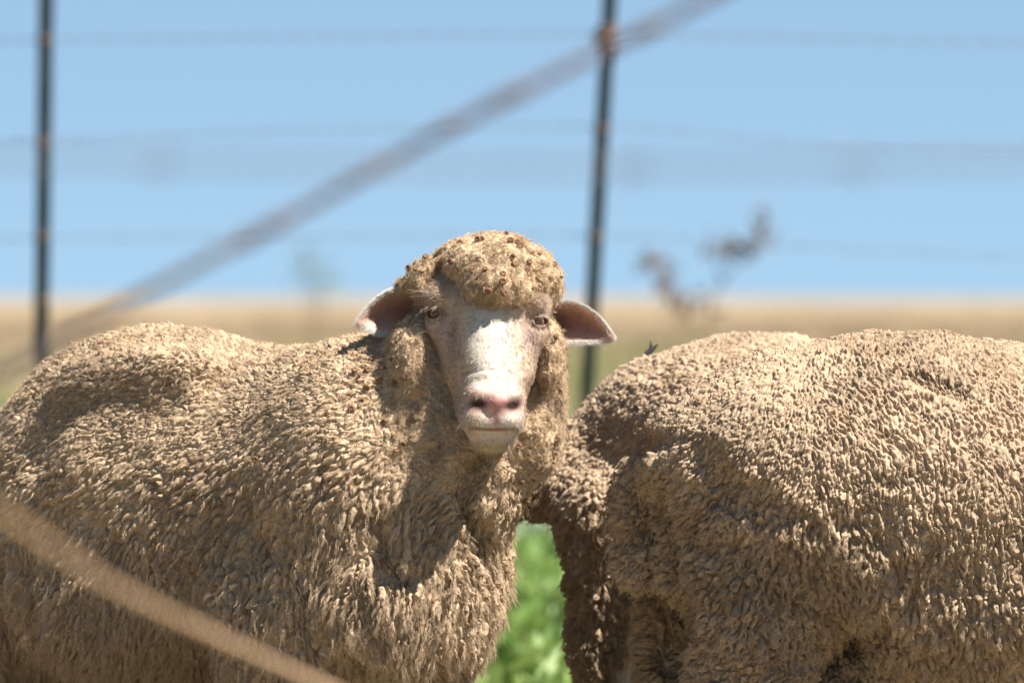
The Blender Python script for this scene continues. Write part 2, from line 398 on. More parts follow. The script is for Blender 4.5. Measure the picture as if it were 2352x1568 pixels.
def grass():
    # near green sward
    n = 120000; y = rng.uniform(3.0, 34, n); x = rng.uniform(-1, 1, n) * (2.4 + (y + 4) * .15)
    keep = np.ones(n, bool)
    V, q, t3 = blades(rng, x, y, ground_h(x, y), rng.uniform(.03, .10, n) * (1 + .5 * vnoise(np.stack([x, y, y * 0], 1), .8)), rng.uniform(.006, .014, n))
    # broad-leaved weeds in rosettes
    m = 8000; cy = rng.uniform(3, 34, m); cx = rng.uniform(-1, 1, m) * (2.4 + (cy + 4) * .15)
    pale = vnoise(np.stack([cx, cy * .45, cx * 0], 1), .7, 3) > .0
    k = 9; yy = np.repeat(cy, k) + rng.normal(0, .035, m * k); xx = np.repeat(cx, k) + rng.normal(0, .035, m * k)
    V2, q2, t2 = blades(rng, xx, yy, ground_h(xx, yy), rng.uniform(.05, .15, m * k), rng.uniform(.03, .06, m * k), .9)
    off = len(V); dr = (rng.uniform(0, 1, n) < .22) * 2; mi = [dr, np.repeat(pale, k).astype(int), dr, np.repeat(pale, k).astype(int)]
    me = mesh_np('grass', np.concatenate([V, V2]), [np.concatenate([q, q2 + off]), np.concatenate([t3, t2 + off])], [M['leaf'], M['leaf_pale'], M['dry']], False, np.concatenate(mi))
    tag(link('grass', me), 'fresh green weeds and grass growing behind the sheep', 'grass', kind='stuff')
    n = 130000; y = np.where(np.arange(n) < 105000, 30 + 190 * rng.uniform(0, 1, n) ** 1.5, rng.uniform(-4, 3.4, n)); x = rng.uniform(-1, 1, n) * (3 + y * .15)
    cl = vnoise(np.stack([x, y * .4, y * 0], 1), 2.5, 9)
    g = (y < 75 + 25 * cl)
    nr = np.where(y < 4, .35, 1.0); V, q, t3 = blades(rng, x, y, ground_h(x, y) - .01, rng.uniform(.08, .24, n) * (1 + 1.3 * np.maximum(cl, -.3)) * nr, rng.uniform(.01, .03, n) * (1 + y / 120) * nr)
    gr = (g & (rng.uniform(0, 1, n) < .35)).astype(int)
    me = mesh_np('dry_grass', V, [q, t3], [M['dry'], M['leaf']], False, np.concatenate([gr, gr]))
    tag(link('dry_grass', me), 'dry straw coloured grass on the far paddock', 'grass', kind='stuff')
grass()

# ------------------------------------------------------------------ tubes
def tube(pts, rad, seg=8, close=True):
    pts = np.asarray(pts, float); n = len(pts); rad = np.broadcast_to(np.asarray(rad, float), (n,))
    T = nrm(np.gradient(pts, axis=0)); up = np.where(np.abs(T[:, 2:3]) > .9, [[1., 0, 0]], [[0, 0, 1.]]); A = nrm(np.cross(T, up)); B = np.cross(T, A)
    a = np.arange(seg) * 2 * np.pi / seg
    V = (pts[:, None] + rad[:, None, None] * (A[:, None] * np.cos(a)[None, :, None] + B[:, None] * np.sin(a)[None, :, None])).reshape(-1, 3)
    i = (np.arange(n - 1)[:, None] * seg + np.arange(seg)[None]).ravel(); j = (np.arange(n - 1)[:, None] * seg + (np.arange(seg)[None] + 1) % seg).ravel()
    Q = np.stack([i, j, j + seg, i + seg], 1)
    return V, Q
class MB:
    def __init__(s): s.V = []; s.F = {3: [], 4: []}; s.n = 0
    def add(s, V, F):
        F = np.asarray(F); s.F[F.shape[1]].append(F + s.n); s.V.append(np.asarray(V)); s.n += len(V)
    def tube(s, pts, r, seg=8): s.add(*tube(pts, r, seg))
    def build(s, name, m, parent=None, smooth=True, origin=None):
        V = np.concatenate(s.V)
        if origin is not None: V = V - np.asarray(origin)
        F = [np.concatenate(f) for f in (s.F[3], s.F[4]) if f]
        o = link(name, mesh_np(name, V, F, [m], smooth)); 
        if parent is not None: o.parent = parent; o.location = (0, 0, 0) if origin is not None else -Vector(parent.location)
        elif origin is not None: o.location = origin
        return o
def catmull(pts, n):
    pts = np.asarray(pts, float); p = np.concatenate([[2 * pts[0] - pts[1]], pts, [2 * pts[-1] - pts[-2]]]); out = []
    for i in range(len(pts) - 1):
        t = np.linspace(0, 1, n, endpoint=False)[:, None]; a, b, c, d = p[i:i + 4]
        out.append(.5 * (2 * b + (c - a) * t + (2 * a - 5 * b + 4 * c - d) * t ** 2 + (3 * b - 3 * c + d - a) * t ** 3))
    return np.concatenate(out + [pts[-1:]])
def twisted(mb, path, r_strand, r_wire, pitch, strands=2):
    d = np.concatenate([[0], np.cumsum(np.linalg.norm(np.diff(path, axis=0), axis=1))]); n = max(int(d[-1] / pitch * 8), 8)
    s = np.linspace(0, d[-1], n); p = np.stack([np.interp(s, d, path[:, k]) for k in range(3)], 1)
    T = nrm(np.gradient(p, axis=0)); A = nrm(np.cross(T, [0, 0, 1.])); B = np.cross(T, A)
    for k in range(strands):
        ph = 2 * np.pi * (s / pitch + k / strands); mb.tube(p + r_strand * (A * np.cos(ph)[:, None] + B * np.sin(ph)[:, None]), r_wire, 6)
def barb(mb, p, r, w):
    for k in range(3): # short coil round the wire with four points
        pass
    a = np.linspace(0, 4 * np.pi, 20); mb.tube(p + np.stack([np.linspace(-w * 3, w * 3, 20), np.cos(a) * w * 1.6, np.sin(a) * w * 1.6], 1), w * .8, 5)
    for dx, dz, dy in ((-2, 1, .3), (2, -1, .2), (-2, -.8, -.5), (2, .9, -.4)):
        mb.tube([p + np.array([dx * w, 0, 0]), p + np.array([dx * w * 2.2, dy * r, dz * r])], [w * .8, w * .25], 5)

# ------------------------------------------------------------------ fence behind the sheep
FY = 10.0
def picket(u0, v0, u1, v1, label):
    top = P(u0, v0, FY); a = P(u1, v1, FY)
    d = (a - top); bot = top + d * (top[2] + .15) / (top[2] - a[2])
    bot_g = top + d * (top[2]) / (top[2] - a[2])
    root = empty('fence_post', bot_g); tag(root, label, 'fence post', 'steel posts of the fence behind the sheep')
    mb = MB(); w, th = .021, .0045      # three flanged steel picket
    ang = [R_(90 + 120 * k + 25) for k in range(3)]; prof = []
    for k in range(3):
        c, s_ = math.cos(ang[k]), math.sin(ang[k]); nx, ny = -s_, c
        prof += [(c * w * 1.1 - nx * th, s_ * w * 1.1 - ny * th), (c * w * 1.1 + nx * th, s_ * w * 1.1 + ny * th)]
        am = ang[k] + R_(60); prof.append((math.cos(am) * th * 1.9, math.sin(am) * th * 1.9))
    prof = np.array(prof); n = len(prof)
    st = [bot + (top - bot) * t for t in (0, .5, 1)]
    V = np.concatenate([np.stack([prof[:, 0] + s_[0], prof[:, 1] + s_[1], np.full(n, s_[2])], 1) for s_ in st])
    i = (np.arange(2)[:, None] * n + np.arange(n)[None]).ravel(); j = (np.arange(2)[:, None] * n + (np.arange(n)[None] + 1) % n).ravel()
    mb.add(V, np.stack([i, j, j + n, i + n], 1)); c0 = np.concatenate([V[-n:], [st[2]]]); mb.add(c0, np.stack([np.arange(n), (np.arange(n) + 1) % n, np.full(n, n)], 1))
    mb.build('shaft', M['post'], root, False)
    return root, top, bot
def clip(root, p, s=1.0):
    mb = MB(); a = np.linspace(0, 4 * np.pi, 30); mb.tube(p + np.stack([np.cos(a) * .022 * s, np.sin(a) * .022 * s, np.linspace(-.012, .012, 30) * s], 1), .0028 * s, 6); mb.build('wire_tie', M['clip'], root)
for u0, v0, u1, v1, lab, cl in ((106, -160, 92, 830, 'dark upright steel fence post at the left edge, behind the rump', ((103, 95), (103, 330), (102, 545), (100, 690))),
                               (1407, -160, 1346, 900, 'dark leaning steel fence post behind the ear, brown rust where the wires are tied', ((1402, 75), (1399, 98), (1383, 300), (1365, 545)))):
    root, top, bot = picket(u0, v0, u1, v1, lab)
    for i, (cu, cv) in enumerate(cl):
        uu = u0 + (u1 - u0) * (cv - v0) / (v1 - v0); clip(root, P(uu, cv, FY), 1.5 if (u0 > 1000 and i < 2) else 1.0)
def farwire(pts, label, r=.0014, pitch=.055, barbs=.11, m='wire', single=False):
    pa = catmull([P(u, v, FY) + np.array([0, .015, 0]) for u, v in pts], 20); mb = MB()
    if single: mb.tube(pa, r, 6)
    else: twisted(mb, pa, r * 1.6, r, pitch)
    if barbs:
        rr = random.Random(len(label)); x = pa[0][0]
        while x < pa[-1][0]:
            x += barbs * rr.uniform(.75, 1.25); z = np.interp(x, pa[:, 0], pa[:, 2]); barb(mb, np.array([x, FY + .015, z]), .014, r * 1.1)
    o = mb.build('barbed_wire' if barbs else 'fence_wire', M[m]); tag(o, label, 'fence wire', 'wires of the fence behind the sheep'); return o
farwire([(-900, 110), (103, 92), (700, 84), (1403, 78), (2000, 92), (2352, 98), (3200, 120)], 'topmost barbed wire, strung level across the sky', .0011, .05, .10)
farwire([(-900, 340), (103, 325), (700, 300), (1386, 292), (1700, 318), (1950, 340), (2352, 352), (3200, 372)], 'second wire down, dipping to the right of the leaning post', .0010, .06, .13)
farwire([(-900, 560), (103, 548), (700, 545), (1372, 542), (1800, 565), (2352, 592), (3200, 620)], 'third wire down, passing just above the sheep\'s head', .0009, .06, .15)

# ------------------------------------------------------------------ strands close to the lens
def nearwire():
    y = -5.8; pa = catmull([P(u, v, y) for u, v in ((-1500, 380), (0, 366), (400, 372), (1176, 384), (1450, 383), (1960, 378), (2352, 368), (3800, 350))], 24); mb = MB(); twisted(mb, pa, .0011, .0010, .03)
    for u in (-400, 360, 1450, 1960, 2700): barb(mb, P(u, np.interp(u, (0, 400, 1176, 1960, 2352), (366, 372, 384, 378, 368)), y), .012, .0016)
    o = mb.build('near_barbed_wire', M['wire']); tag(o, 'faint wide blurred barbed wire crossing the middle of the sky', 'fence wire')
    y = -4.9; pa = catmull([P(u, v, y) for u, v in ((2900, -760), (1955, -190), (1618, 0), (1395, 112), (1040, 288), (700, 478), (300, 690), (0, 858), (-700, 1260))], 24); mb = MB(); twisted(mb, pa, .0026, .0021, .055, 3)
    for k in range(7):
        u = (1490, 1190, 1140, 1040, 870, 640, 560)[k]; q = pa[np.argmin(np.abs(pa[:, 0] - P(u, 0, y)[0]))]; mb.tube([q + np.array([-.012, 0, -.006]), q, q + np.array([.012, 0, .006])], [.003, .0068, .003], 8)
    o = mb.build('stay_wire', M['wire_rust']); tag(o, 'thick blurred twisted stay wire slanting from top centre down to the left edge', 'fence wire')
    ps = [(-900, 620, -6.1), (-250, 1010, -5.8), (0, 1178, -5.5), (230, 1330, -5.1), (450, 1440, -4.7), (740, 1572, -4.1), (1100, 1730, -3.5), (1700, 2000, -2.6)]
    pa = catmull([P(*q) for q in ps], 20); mb = MB(); mb.tube(pa, np.interp(np.arange(len(pa)), (0, len(pa) - 1), (.0013, .0036)), 10)
    twisted(mb, pa, .0025, .0011, .06, 3)
    o = mb.build('tan_strand', M['strand']); tag(o, 'thick blurred tan strand slanting down across the bottom left corner', 'fence strand')
nearwire()

# ------------------------------------------------------------------ far plants
def stems_and_leaves(name, base, stems, leaves, label, lm, seed, cat='plant', sr=.004, n_per=60, ls=.035):
    rg = np.random.default_rng(seed); root = empty(name, base); tag(root, label, cat); mb = MB()
    for st in stems: pa = catmull(st, 8); mb.tube(pa, np.linspace(sr * 1.6, sr * .6, len(pa)), 6)
    mb.build('stem', M['brownleaf'], root)
    V = []; F = []
    for c, r, n in leaves:
        for k in range(n):
            p = np.array(c) + rg.normal(0, 1, 3) * np.array(r) * .55; d = nrm(rg.normal(0, 1, 3)); e = nrm(np.cross(d, rg.normal(0, 1, 3))); l = ls * rg.uniform(.6, 1.3)
            i = len(V); V += [p, p + d * l * .5 + e * l * .22, p + d * l, p + d * l * .5 - e * l * .22]; F.append([i, i + 1, i + 2, i + 3])
    o = link('leaves', mesh_np('leaves', np.array(V), np.array(F), [lm], False), root)
    return root
yb = 15.0
g0 = P(1600, 1211, yb); g0[2] = 0
def Q_(u, v, dy=0): return P(u, v, yb + dy)
stems_and_leaves('withered_thistle', g0,
    [[g0, Q_(1640, 900), Q_(1600, 760), Q_(1540, 690), Q_(1505, 640), Q_(1480, 605)], [g0, Q_(1640, 880), Q_(1630, 720), Q_(1660, 650), Q_(1700, 600), Q_(1750, 520)], [Q_(1660, 650), Q_(1640, 590)]],
    [(Q_(1495, 600), (.055, .05, .035), 70), (Q_(1530, 650), (.045, .05, .05), 70), (Q_(1560, 700), (.05, .04, .04), 50), (Q_(1655, 570), (.07, .04, .025), 60), (Q_(1712, 572), (.07, .04, .035), 80), (Q_(1750, 512), (.035, .03, .06), 50), (Q_(1610, 700), (.1, .06, .05), 40)],
    'withered dark brown plant with drooping leaves, rising behind the back of the second sheep', M['brownleaf'], 3, ls=.032)
yb = 50.0
g1 = P(720, 700, yb); g1[2] = -.05
stems_and_leaves('grey_green_shrub', g1, [[g1, Q_(715, 640), Q_(712, 600)], [g1, Q_(740, 650), Q_(760, 620)], [g1, Q_(700, 650), Q_(680, 620)]],
    [(Q_(715, 620), (.16, .1, .14), 34), (Q_(740, 650), (.18, .1, .09), 34), (Q_(700, 590), (.06, .1, .08), 10)], 'small pale grey green shrub on the skyline left of the sheep\'s head', M['greyleaf'], 4, 'shrub', .004, ls=.09)

# ------------------------------------------------------------------ sheep
def warp(V, seed):
    w = fbm(V, .03, seed + 3, 2)[:, None] * .004; W = V + w * np.array([[1, .5, 1]])
    return W + np.stack([vnoise(V, .012, seed + 11), vnoise(V, .012, seed + 12), vnoise(V, .012, seed + 13)], 1) * .0026 + np.stack([vnoise(V, .005, seed + 14), vnoise(V, .005, seed + 15), vnoise(V, .005, seed + 16)], 1) * .0008
def carve_fleece(sh, h, levels, flowf, params, zmin=None, seed=0):
    V, Q = surface_nets(sh, h, zmin)
    V, Q = subdiv(V, Q); V = project(sh, V, 2)
    if levels > 1:
        Nq = gradall(sh, V)[Q].mean(1); cq = V[Q].mean(1); off_ = (np.abs(cq[:, 0]) > .80 + .04 * cq[:, 1]) | (cq[:, 2] < .20)
        fr = (Nq[:, 1] < .38) & ~off_; bk = ~fr | (Nq[:, 1] > .28)
        def sub(Qs): u_, inv = np.unique(Qs, return_inverse=True); return V[u_], inv.reshape(-1, 4)
        Va, Qa = subdiv(*sub(Q[fr])); Vb, Qb = sub(Q[bk]); V = np.concatenate([Va, Vb]); Q = np.concatenate([Qa, Qb + len(Va)])
    N = gradall(sh, V)
    base = V.copy(); f = flowf(V, N); pr = params(V, N)
    W = warp(V, seed); c0 = pr['cell']; c0 = float(np.max(c0)); big_ = pr['big']
    F1, F2, al, idd, _ = cells(W, c0, f, pr['elong'], seed + 20)
    H1, H2, al3, id3, _ = cells(W + 3, c0 * 1.9, f, pr['elong'] * 1.05, seed + 60)
    clos = sstep(.25, .75, fbm(W * np.array([1, 1, 1.3]), .016, seed + 31, 2) * .5 + .35) * pr.get('close', .6)
    edge = sstep(0.02, pr.get('crack', .2), F2 - F1); edge = np.maximum(edge, clos * sstep(-.1, .1, F2 - F1 + .05) * .8)
    wide = sstep(0, .13, H2 - H1); lockH = sstep(0, .30, H2 - H1)
    small = edge * (.75 + pr.get('var', .45) * idd) + np.clip(al, -1.3, 1.3) * pr['tilt'] * edge + wide * .8 + .35 * id3
    large = lockH * (2.3 + .6 * id3) + np.clip(al3, -1.3, 1.3) * pr['tilt'] * 1.3 * lockH + .35 * edge
    lock = small * (1 - big_) + large * big_ + .14 * fbm(W, .0034, seed + 51, 2)
    h_ = pr['amp'] * lock + pr['fold'] * fbm(V, .085, seed + 5, 3) + pr['knob'] * (np.abs(fbm(V, .028, seed + 9, 2)) * -1.0)
    tone = .80 + .34 * (idd * (1 - big_) + id3 * big_) + .10 * fbm(W, .02, seed + 77, 2)
    V2 = V + N * h_[:, None]
    return V2, Q, tone, (edge * (.25 + .75 * wide)) * (1 - big_) + (lockH * (.6 + .4 * edge)) * big_
def strands(V, Q, flowf, params, dens, seed, sh, face=1.0, back=.12, m=11, npts=6, sel=None, mask=None, cs=None):
    """clumped wool strands grown from the surface; returns points (n,npts,3) and radii"""
    rg = np.random.default_rng(seed)
    a, b, c, d = (V[Q[:, k]] for k in range(4)); cr = np.cross(c - a, d - b); area = np.linalg.norm(cr, axis=1) / 2; nn = nrm(cr)
    w = area * np.where(nn[:, 1] < .25, face, back)
    if sel is not None: w = w * sel(V[Q].mean(1))
    if mask is not None: w = w * (mask[Q].mean(1) ** 2 + .03) * 1.7
    n = int(w.sum() * dens); idx = rg.choice(len(Q), n, p=w / w.sum())
    s, t = rg.uniform(0, 1, (2, n, 1)); p = (a[idx] * (1 - s) + b[idx] * s) * (1 - t) + (d[idx] * (1 - s) + c[idx] * s) * t
    N = nrm(.4 * nn[idx] + .6 * sh.grad(p.astype(np.float32))); f = flowf(p, N); pr = params(p, N)
    f = nrm(f - (f * N).sum(1, keepdims=True) * N)
    bn = np.cross(N, f)
    jit = rg.normal(0, 1, (n, 2)); dl = nrm(f * 1.0 + bn * jit[:, :1] * pr['mess'][:, None] + N * (pr['lift'] * np.exp(.35 * jit[:, 1]))[:, None])
    Ln = pr['len'] * rg.uniform(.6, 1.35, n)
    # strands of each clump
    n2 = n * m; rep = lambda x: np.repeat(x, m, 0)
    tone = np.ones(n); tipv = np.zeros((n, 3)); pw = rg.uniform(0, 6.28, n)
    if cs is not None:
        Wp = warp(p, cs); c0 = float(np.max(pr['cell'])); f0 = flowf(p, N)
        A1 = cells(Wp, c0, f0, pr['elong'], cs + 20); B1 = cells(Wp + 3, c0 * 1.9, f0, pr['elong'] * 1.05, cs + 60); bg_ = pr['big'] > rg.uniform(.3, .7, n)
        rv = np.where(bg_[:, None], B1[4] * c0 * 1.9, A1[4] * c0); idq = np.where(bg_, B1[3], A1[3])
        tipv = -bn * (rv * bn).sum(1, keepdims=True) * pr['gather'][:, None]; tone = .80 + .34 * idq + .10 * fbm(Wp, .02, cs + 77, 2); pw = idq * 40 + rg.normal(0, .35, n)
    ro = rg.normal(0, 1, (n2, 2)) * rep(pr['spread'])[:, None]
    root = rep(p) + rep(f) * ro[:, :1] + rep(bn) * ro[:, 1:] - rep(N) * .0015
    sl = rep(Ln) * rg.uniform(.65, 1.1, n2); cl = rg.uniform(.35, .95, n2) * rep(pr.get('conv', 1.0) + 0 * Ln)
    tt = np.linspace(0, 1, npts)[None, :, None]
    dirn = rep(dl); u_ = nrm(np.cross(dirn, rep(N))); v_ = np.cross(dirn, u_)
    amp = rep(pr['curl'])[:, None, None]; fr = rep(pr['freq'] * rg.uniform(.8, 1.2, n))[:, None, None]; ph = rep(pw)[:, None, None] + rg.normal(0, .5, n2)[:, None, None]
    off = (rep(f) * ro[:, :1] + rep(bn) * ro[:, 1:])[:, None]
    droop = rep(pr['droop'])[:, None, None]
    pts = root[:, None] + dirn[:, None] * tt * sl[:, None, None] - off * tt ** 1.3 * cl[:, None, None] + rep(tipv)[:, None] * tt ** 1.1
    pts = pts + (u_[:, None] * np.sin(tt * fr * 6.28 + ph) + v_[:, None] * .6 * np.cos(tt * fr * 6.28 + ph)) * amp * np.sqrt(tt) + np.array([0, 0, -1.]) * droop * tt ** 2 * sl[:, None, None]
    rad = (rep(pr['rad']) * rg.uniform(.7, 1.3, n2))[:, None] * (1.0 - .65 * np.linspace(0, 1, npts)[None] ** 1.5)
    strands.tone = rep(tone).astype(np.float32)
    return pts.astype(np.float32), rad.astype(np.float32)
def hair_obj(name, sets, m, parent, tones=None):
    cv = bpy.data.hair_curves.new(name)
    sizes = []; P_ = []; Rr = []
    for pts, rad in sets:
        sizes += [pts.shape[1]] * pts.shape[0]; P_.append(pts.reshape(-1, 3)); Rr.append(rad.ravel())
    cv.add_curves(sizes); cv.position_data.foreach_set('vector', np.concatenate(P_).ravel()) if hasattr(cv, 'position_data') else cv.attributes['position'].data.foreach_set('vector', np.concatenate(P_).ravel())
    at = cv.attributes.get('radius') or cv.attributes.new('radius', 'FLOAT', 'POINT'); at.data.foreach_set('value', np.concatenate(Rr))
    cv.materials.append(m)
    if tones is not None:
        at = cv.attributes.new('tint', 'FLOAT_COLOR', 'POINT'); t_ = np.concatenate([np.repeat(x, p_.shape[1]) for x, (p_, _) in zip(tones, sets)]); c4 = np.ones((len(t_), 4), np.float32); c4[:, :3] = t_[:, None]; at.data.foreach_set('color', c4.ravel())
    return link(name, cv, parent)

def legs_body(sh_parts, h=.010):
    return surface_nets(sh_parts, h)

def full(v, n): return np.full(n, v, np.float32)

# ============ the facing sheep
def sheep_facing():
    root = empty('sheep', (P(600, 0, .15)[0], .15, 0)); tag(root, 'woolly cream sheep in front, its face turned to the lens, brown burrs in its wool', 'sheep', 'sheep standing in the paddock')
    w = Shape()
    # barrel, rump, shoulder
    w.ell(P(270, 1190, .33), (L(345, .33), .25, L(385, .33)), .05)
    w.ell(P(345, 965, .30), (L(225, .3), .18, L(203, .3)), .08)
    w.ell(P(600, 1185, .20), (L(420, .2), .25, L(392, .2)), .12, yaw=-30)
    w.ell(P(845, 1160, .06), (L(290), .22, L(375)), .10, yaw=-25)
    w.ell(P(985, 1290, .02), (L(165), .17, L(240)), .08)
    w.ell(P(1052, 1335, .03), (L(92), .12, L(145)), .03)              # brisket, lit from the right
    w.ell(P(870, 1420, -.02), (L(200), .14, L(180)), .08)
    # neck and ruff
    w.cone(P(890, 1050, .02), P(1060, 900, -.0), L(250), L(215), .08)
    w.ell(P(1062, 1070, -.03), (L(158), .13, L(180)), .05, tilt=8)
    w.ell(P(1078, 1005, -.035), (L(202), .115, L(145)), .04)
    w.ell(P(1100, 880, .0), (L(195), .115, L(200)), .04)
    w.ell(P(953, 850, -.058), (L(82), .090, L(138)), .02)
    w.ell(P(985, 965, -.055), (L(92), .085, L(125)), .03); w.ell(P(1225, 1000, -.05), (L(70), .08, L(100)), .03); w.ell(P(958, 778, -.062), (L(44), .062, L(50)), .012); w.ell(P(1268, 782, -.058), (L(34), .060, L(44)), .012)
    w.ell(P(1260, 850, -.042), (L(50), .088, L(120)), .015)
    w.ell(P(1252, 945, -.03), (L(48), .075, L(105)), .02)
    # woollen cap in lobes
    w.ell(P(1135, 612, -.065), (L(148), .095, L(86)), .012); w.ell(P(1140, 656, -.090), (L(108), .095, L(80)), .012)
    w.ell(P(1112, 672, -.02), (L(178), .09, L(134)), .02)
    w.ell(P(990, 646, -.035), (L(68), .085, L(68)), .006)
    w.ell(P(1068, 594, -.05), (L(68), .085, L(46)), .005)
    w.ell(P(1240, 646, -.045), (L(62), .080, L(72)), .008)
    w.ell(P(935, 660, -.01), (L(36), .05, L(38)), .01)
    # legs in wool
    for (u, v, y, r0, r1, u1) in ((640, 1400, -.02, 165, 110, 650), (930, 1450, .02, 150, 95, 960)):
        w.cone(P(u, v, y), P(u1, 1700, y), L(r0), L(r1), .05)
    w.cone(P(20, 1250, .28), P(-40, 1600, .33), L(150, .3), L(95, .3), .02); w.cone(P(-40, 1600, .33), P(-60, 1780, .36), L(95, .3), L(60, .3), .03)
    w.cone(P(330, 1400, .52), P(260, 1760, .52), L(120, .5), L(70, .5), .03)
    # belly kept round
    w.ell(P(330, 1340, .20), (L(310, .2), .17, L(245, .2)), .03)
    w.ell(P(110, 1520, .36), (L(130), .10, L(130)), .03); w.ell(P(470, 1600, .28), (L(130), .12, L(120)), .03); w.ell(P(790, 1610, .10), (L(110), .10, L(110)), .03)
    # creases
    crease(w, [(1098, 1056), (1080, 1090), (1066, 1130), (1064, 1170)], [.006, .009, .010, .006], .012)
    crease(w, [(1064, 1170), (1100, 1230), (1120, 1300), (1125, 1400)], [.004, .006, .006, .003], .012)
    crease(w, [(57, 1205), (52, 1300), (68, 1420), (105, 1505), (160, 1600)], [.008, .014, .015, .012, .008], .02)
    crease(w, [(482, 1490), (474, 1540), (466, 1640)], [.006, .014, .014], .02)
    crease(w, [(790, 1500), (800, 1540), (810, 1640)], [.006, .015, .016], .02)
    crease(w, [(742, 1030), (738, 1080), (742, 1140)], [.003, .007, .003], .008)
    crease(w, [(560, 1160), (600, 1250), (585, 1340), (540, 1450)], [.003, .006, .006, .003], .02)
    crease(w, [(860, 1200), (880, 1270), (920, 1340)], [.002, .005, .002], .02)
    crease(w, [(700, 1370), (690, 1440), (720, 1500)], [.003, .007, .003], .015)
    crease(w, [(1008, 612), (1000, 640), (992, 655)], [.003, .006, .004], .008)
    for ln in (((470, 835), (400, 905), (320, 985), (215, 1065), (110, 1165)), ((455, 850), (380, 862), (290, 868), (190, 880))):
        w.path([surf(w, a_, b__, .022) for a_, b__ in ln], [.014, .022, .026, .025, .018][:len(ln)] , .06)
    w.ell(surf(w, 250, 955, -.010), (L(120, .1), .014, L(55, .1)), .05, tilt=35, op='s')
    w.off = .0085
    # where each kind of wool grows (picture units from the place itself)
    def uv(p):
        k = S * (10 + p[:, 1]) / 10; return 1176 + p[:, 0] / k, 680 + (CZ - p[:, 2]) / k
    def zones(p):
        u, v = uv(p)
        cap = sstep(745, 690, v) * sstep(860, 930, u)
        ruff = sstep(820, 930, u + (v - 800) * .0) * sstep(1180, 1030, v) * sstep(.2, .08, p[:, 1])
        head = np.maximum(cap, ruff)
        top = sstep(1020, 830, v) * (1 - head)
        low = sstep(1150, 1350, v)
        return u, v, cap, head, top, low
    def flow(p, N):
        u, v, cap, head, top, low = zones(p)
        k = sstep(850, 1350, v); lf = sstep(1000, 300, u)
        f = np.stack([-(1 - k) * 1.0 - .30 * lf, .35 * (1 - k), -(.42 + .2 * (1 - lf)) * (1 - k) - k], 1)
        sw = np.stack([vnoise(p, .05, 71), vnoise(p, .05, 72), vnoise(p, .05, 73)], 1)
        hd = np.stack([vnoise(p, .022, 81), vnoise(p, .022, 82) * .6, vnoise(p, .022, 83) - .25], 1)
        f = f + sw * .38
        f = f * (1 - head)[:, None] + (hd * 1.6) * head[:, None]
        f = f - (f * N).sum(1, keepdims=True) * N
        return nrm(f)
    def params(p, N):
        n = len(p); u, v, cap, head, top, low = zones(p)
        side = (1 - head)
        amp = (.0036 + .0008 * top + .0012 * low) * side + .0015 * head
        return dict(conv=full(.55, n) - .2 * top, gather=.75 * side + .3 * head, big=sstep(.0, .8, sstep(960, 1180, v) * (1 - .0 * top)) * side + .15 * head, var=.3, crack=.25 - .03 * top, close=.6 + .3 * top, cell=full(.0064, n), elong=3.2 * side + 1.15 * head, tilt=.5 * side + .15 * head, amp=amp, fold=.0066 * side + .0036 * head,
                    knob=.0085 * head + .006 * side * low, len=(.0090 - .0015 * top + .0115 * low) * side + .0085 * head, curl=(.0008 + .0012 * low) * side + .0021 * head,
                    freq=(1.0 + .6 * low) * side + 1.2 * head, lift=(.26 + .45 * top) * side + .75 * head, mess=(.16 + .05 * low) * side + .9 * head, spread=(.0019 + .0006 * top) * side + .0022 * head,
                    droop=.12 + .25 * low * side, rad=.00022 * side + .00018 * head)
    V, Q, TN, MK = carve_fleece(w, .0052, 2, flow, params, seed=100)
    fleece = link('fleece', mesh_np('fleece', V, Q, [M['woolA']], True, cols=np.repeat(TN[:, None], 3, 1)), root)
    # thinner sampling mesh for growth
    bsel = lambda c: np.where(c[:, 2] > .2, 1.0, .3) * (1 + 1.4 * zones(c)[3])
    def dsel(c): q = zones(c); return bsel(c) * (1 - .45 * q[5] * (1 - q[3]))
    sets = [strands(V, Q, flow, params, 20000, 11, w, m=10, sel=dsel, mask=MK, cs=100)]; tones = [strands.tone]
    # loose fly-away fibres
    def par2(p, N):
        d = params(p, N); d['len'] = d['len'] * 1.3; d['lift'] = d['lift'] * 1.6 + .25; d['rad'] = d['rad'] * .42; d['curl'] = d['curl'] * 1.4; d['mess'] = d['mess'] * 2; return d
    sets.append(strands(V, Q, flow, par2, 6000, 12, w, m=3, npts=7, sel=bsel)); tones.append(strands.tone * 1.05)
    def par3(p, N):
        d = params(p, N); u, v, cap, head, top, low = zones(p); n = len(p); q = (1 - top)
        d['len'] = .008 + .010 * q * (1 - .5 * head); d['lift'] = full(.42, n); d['rad'] = full(.00021, n); d['curl'] = .0010 + .0016 * q; d['freq'] = full(1.25, n); d['mess'] = full(.55, n) + .5 * head; d['spread'] = full(.0009, n); d['droop'] = full(.25, n); return d
    sets.append(strands(V, Q, flow, par3, 5000, 13, w, m=6, npts=9, sel=bsel, mask=MK, cs=100)); tones.append(strands.tone * 1.12)
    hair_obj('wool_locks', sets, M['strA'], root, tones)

    # ---- skin: head
    f = Shape()
    f.ell(P(1115, 690, -.045), (L(118), .08, L(120)), .02)
    f.cone(P(1112, 712, -.112), P(1128, 900, -.180), L(60), L(55), .02)
    f.cone(P(1117, 765, -.072), P(1125, 935, -.135), L(112), L(80), .03)
    f.ell(P(1128, 948, -.182), (L(71), .042, L(62)), .02)
    f.ell(P(1103, 962, -.196), (L(42), .032, L(34)), .012); f.ell(P(1160, 964, -.196), (L(38), .032, L(34)), .012)   # upper lip pads
    f.ell(P(1132, 1002, -.176), (L(54), .036, L(37)), .010)                                                           # chin
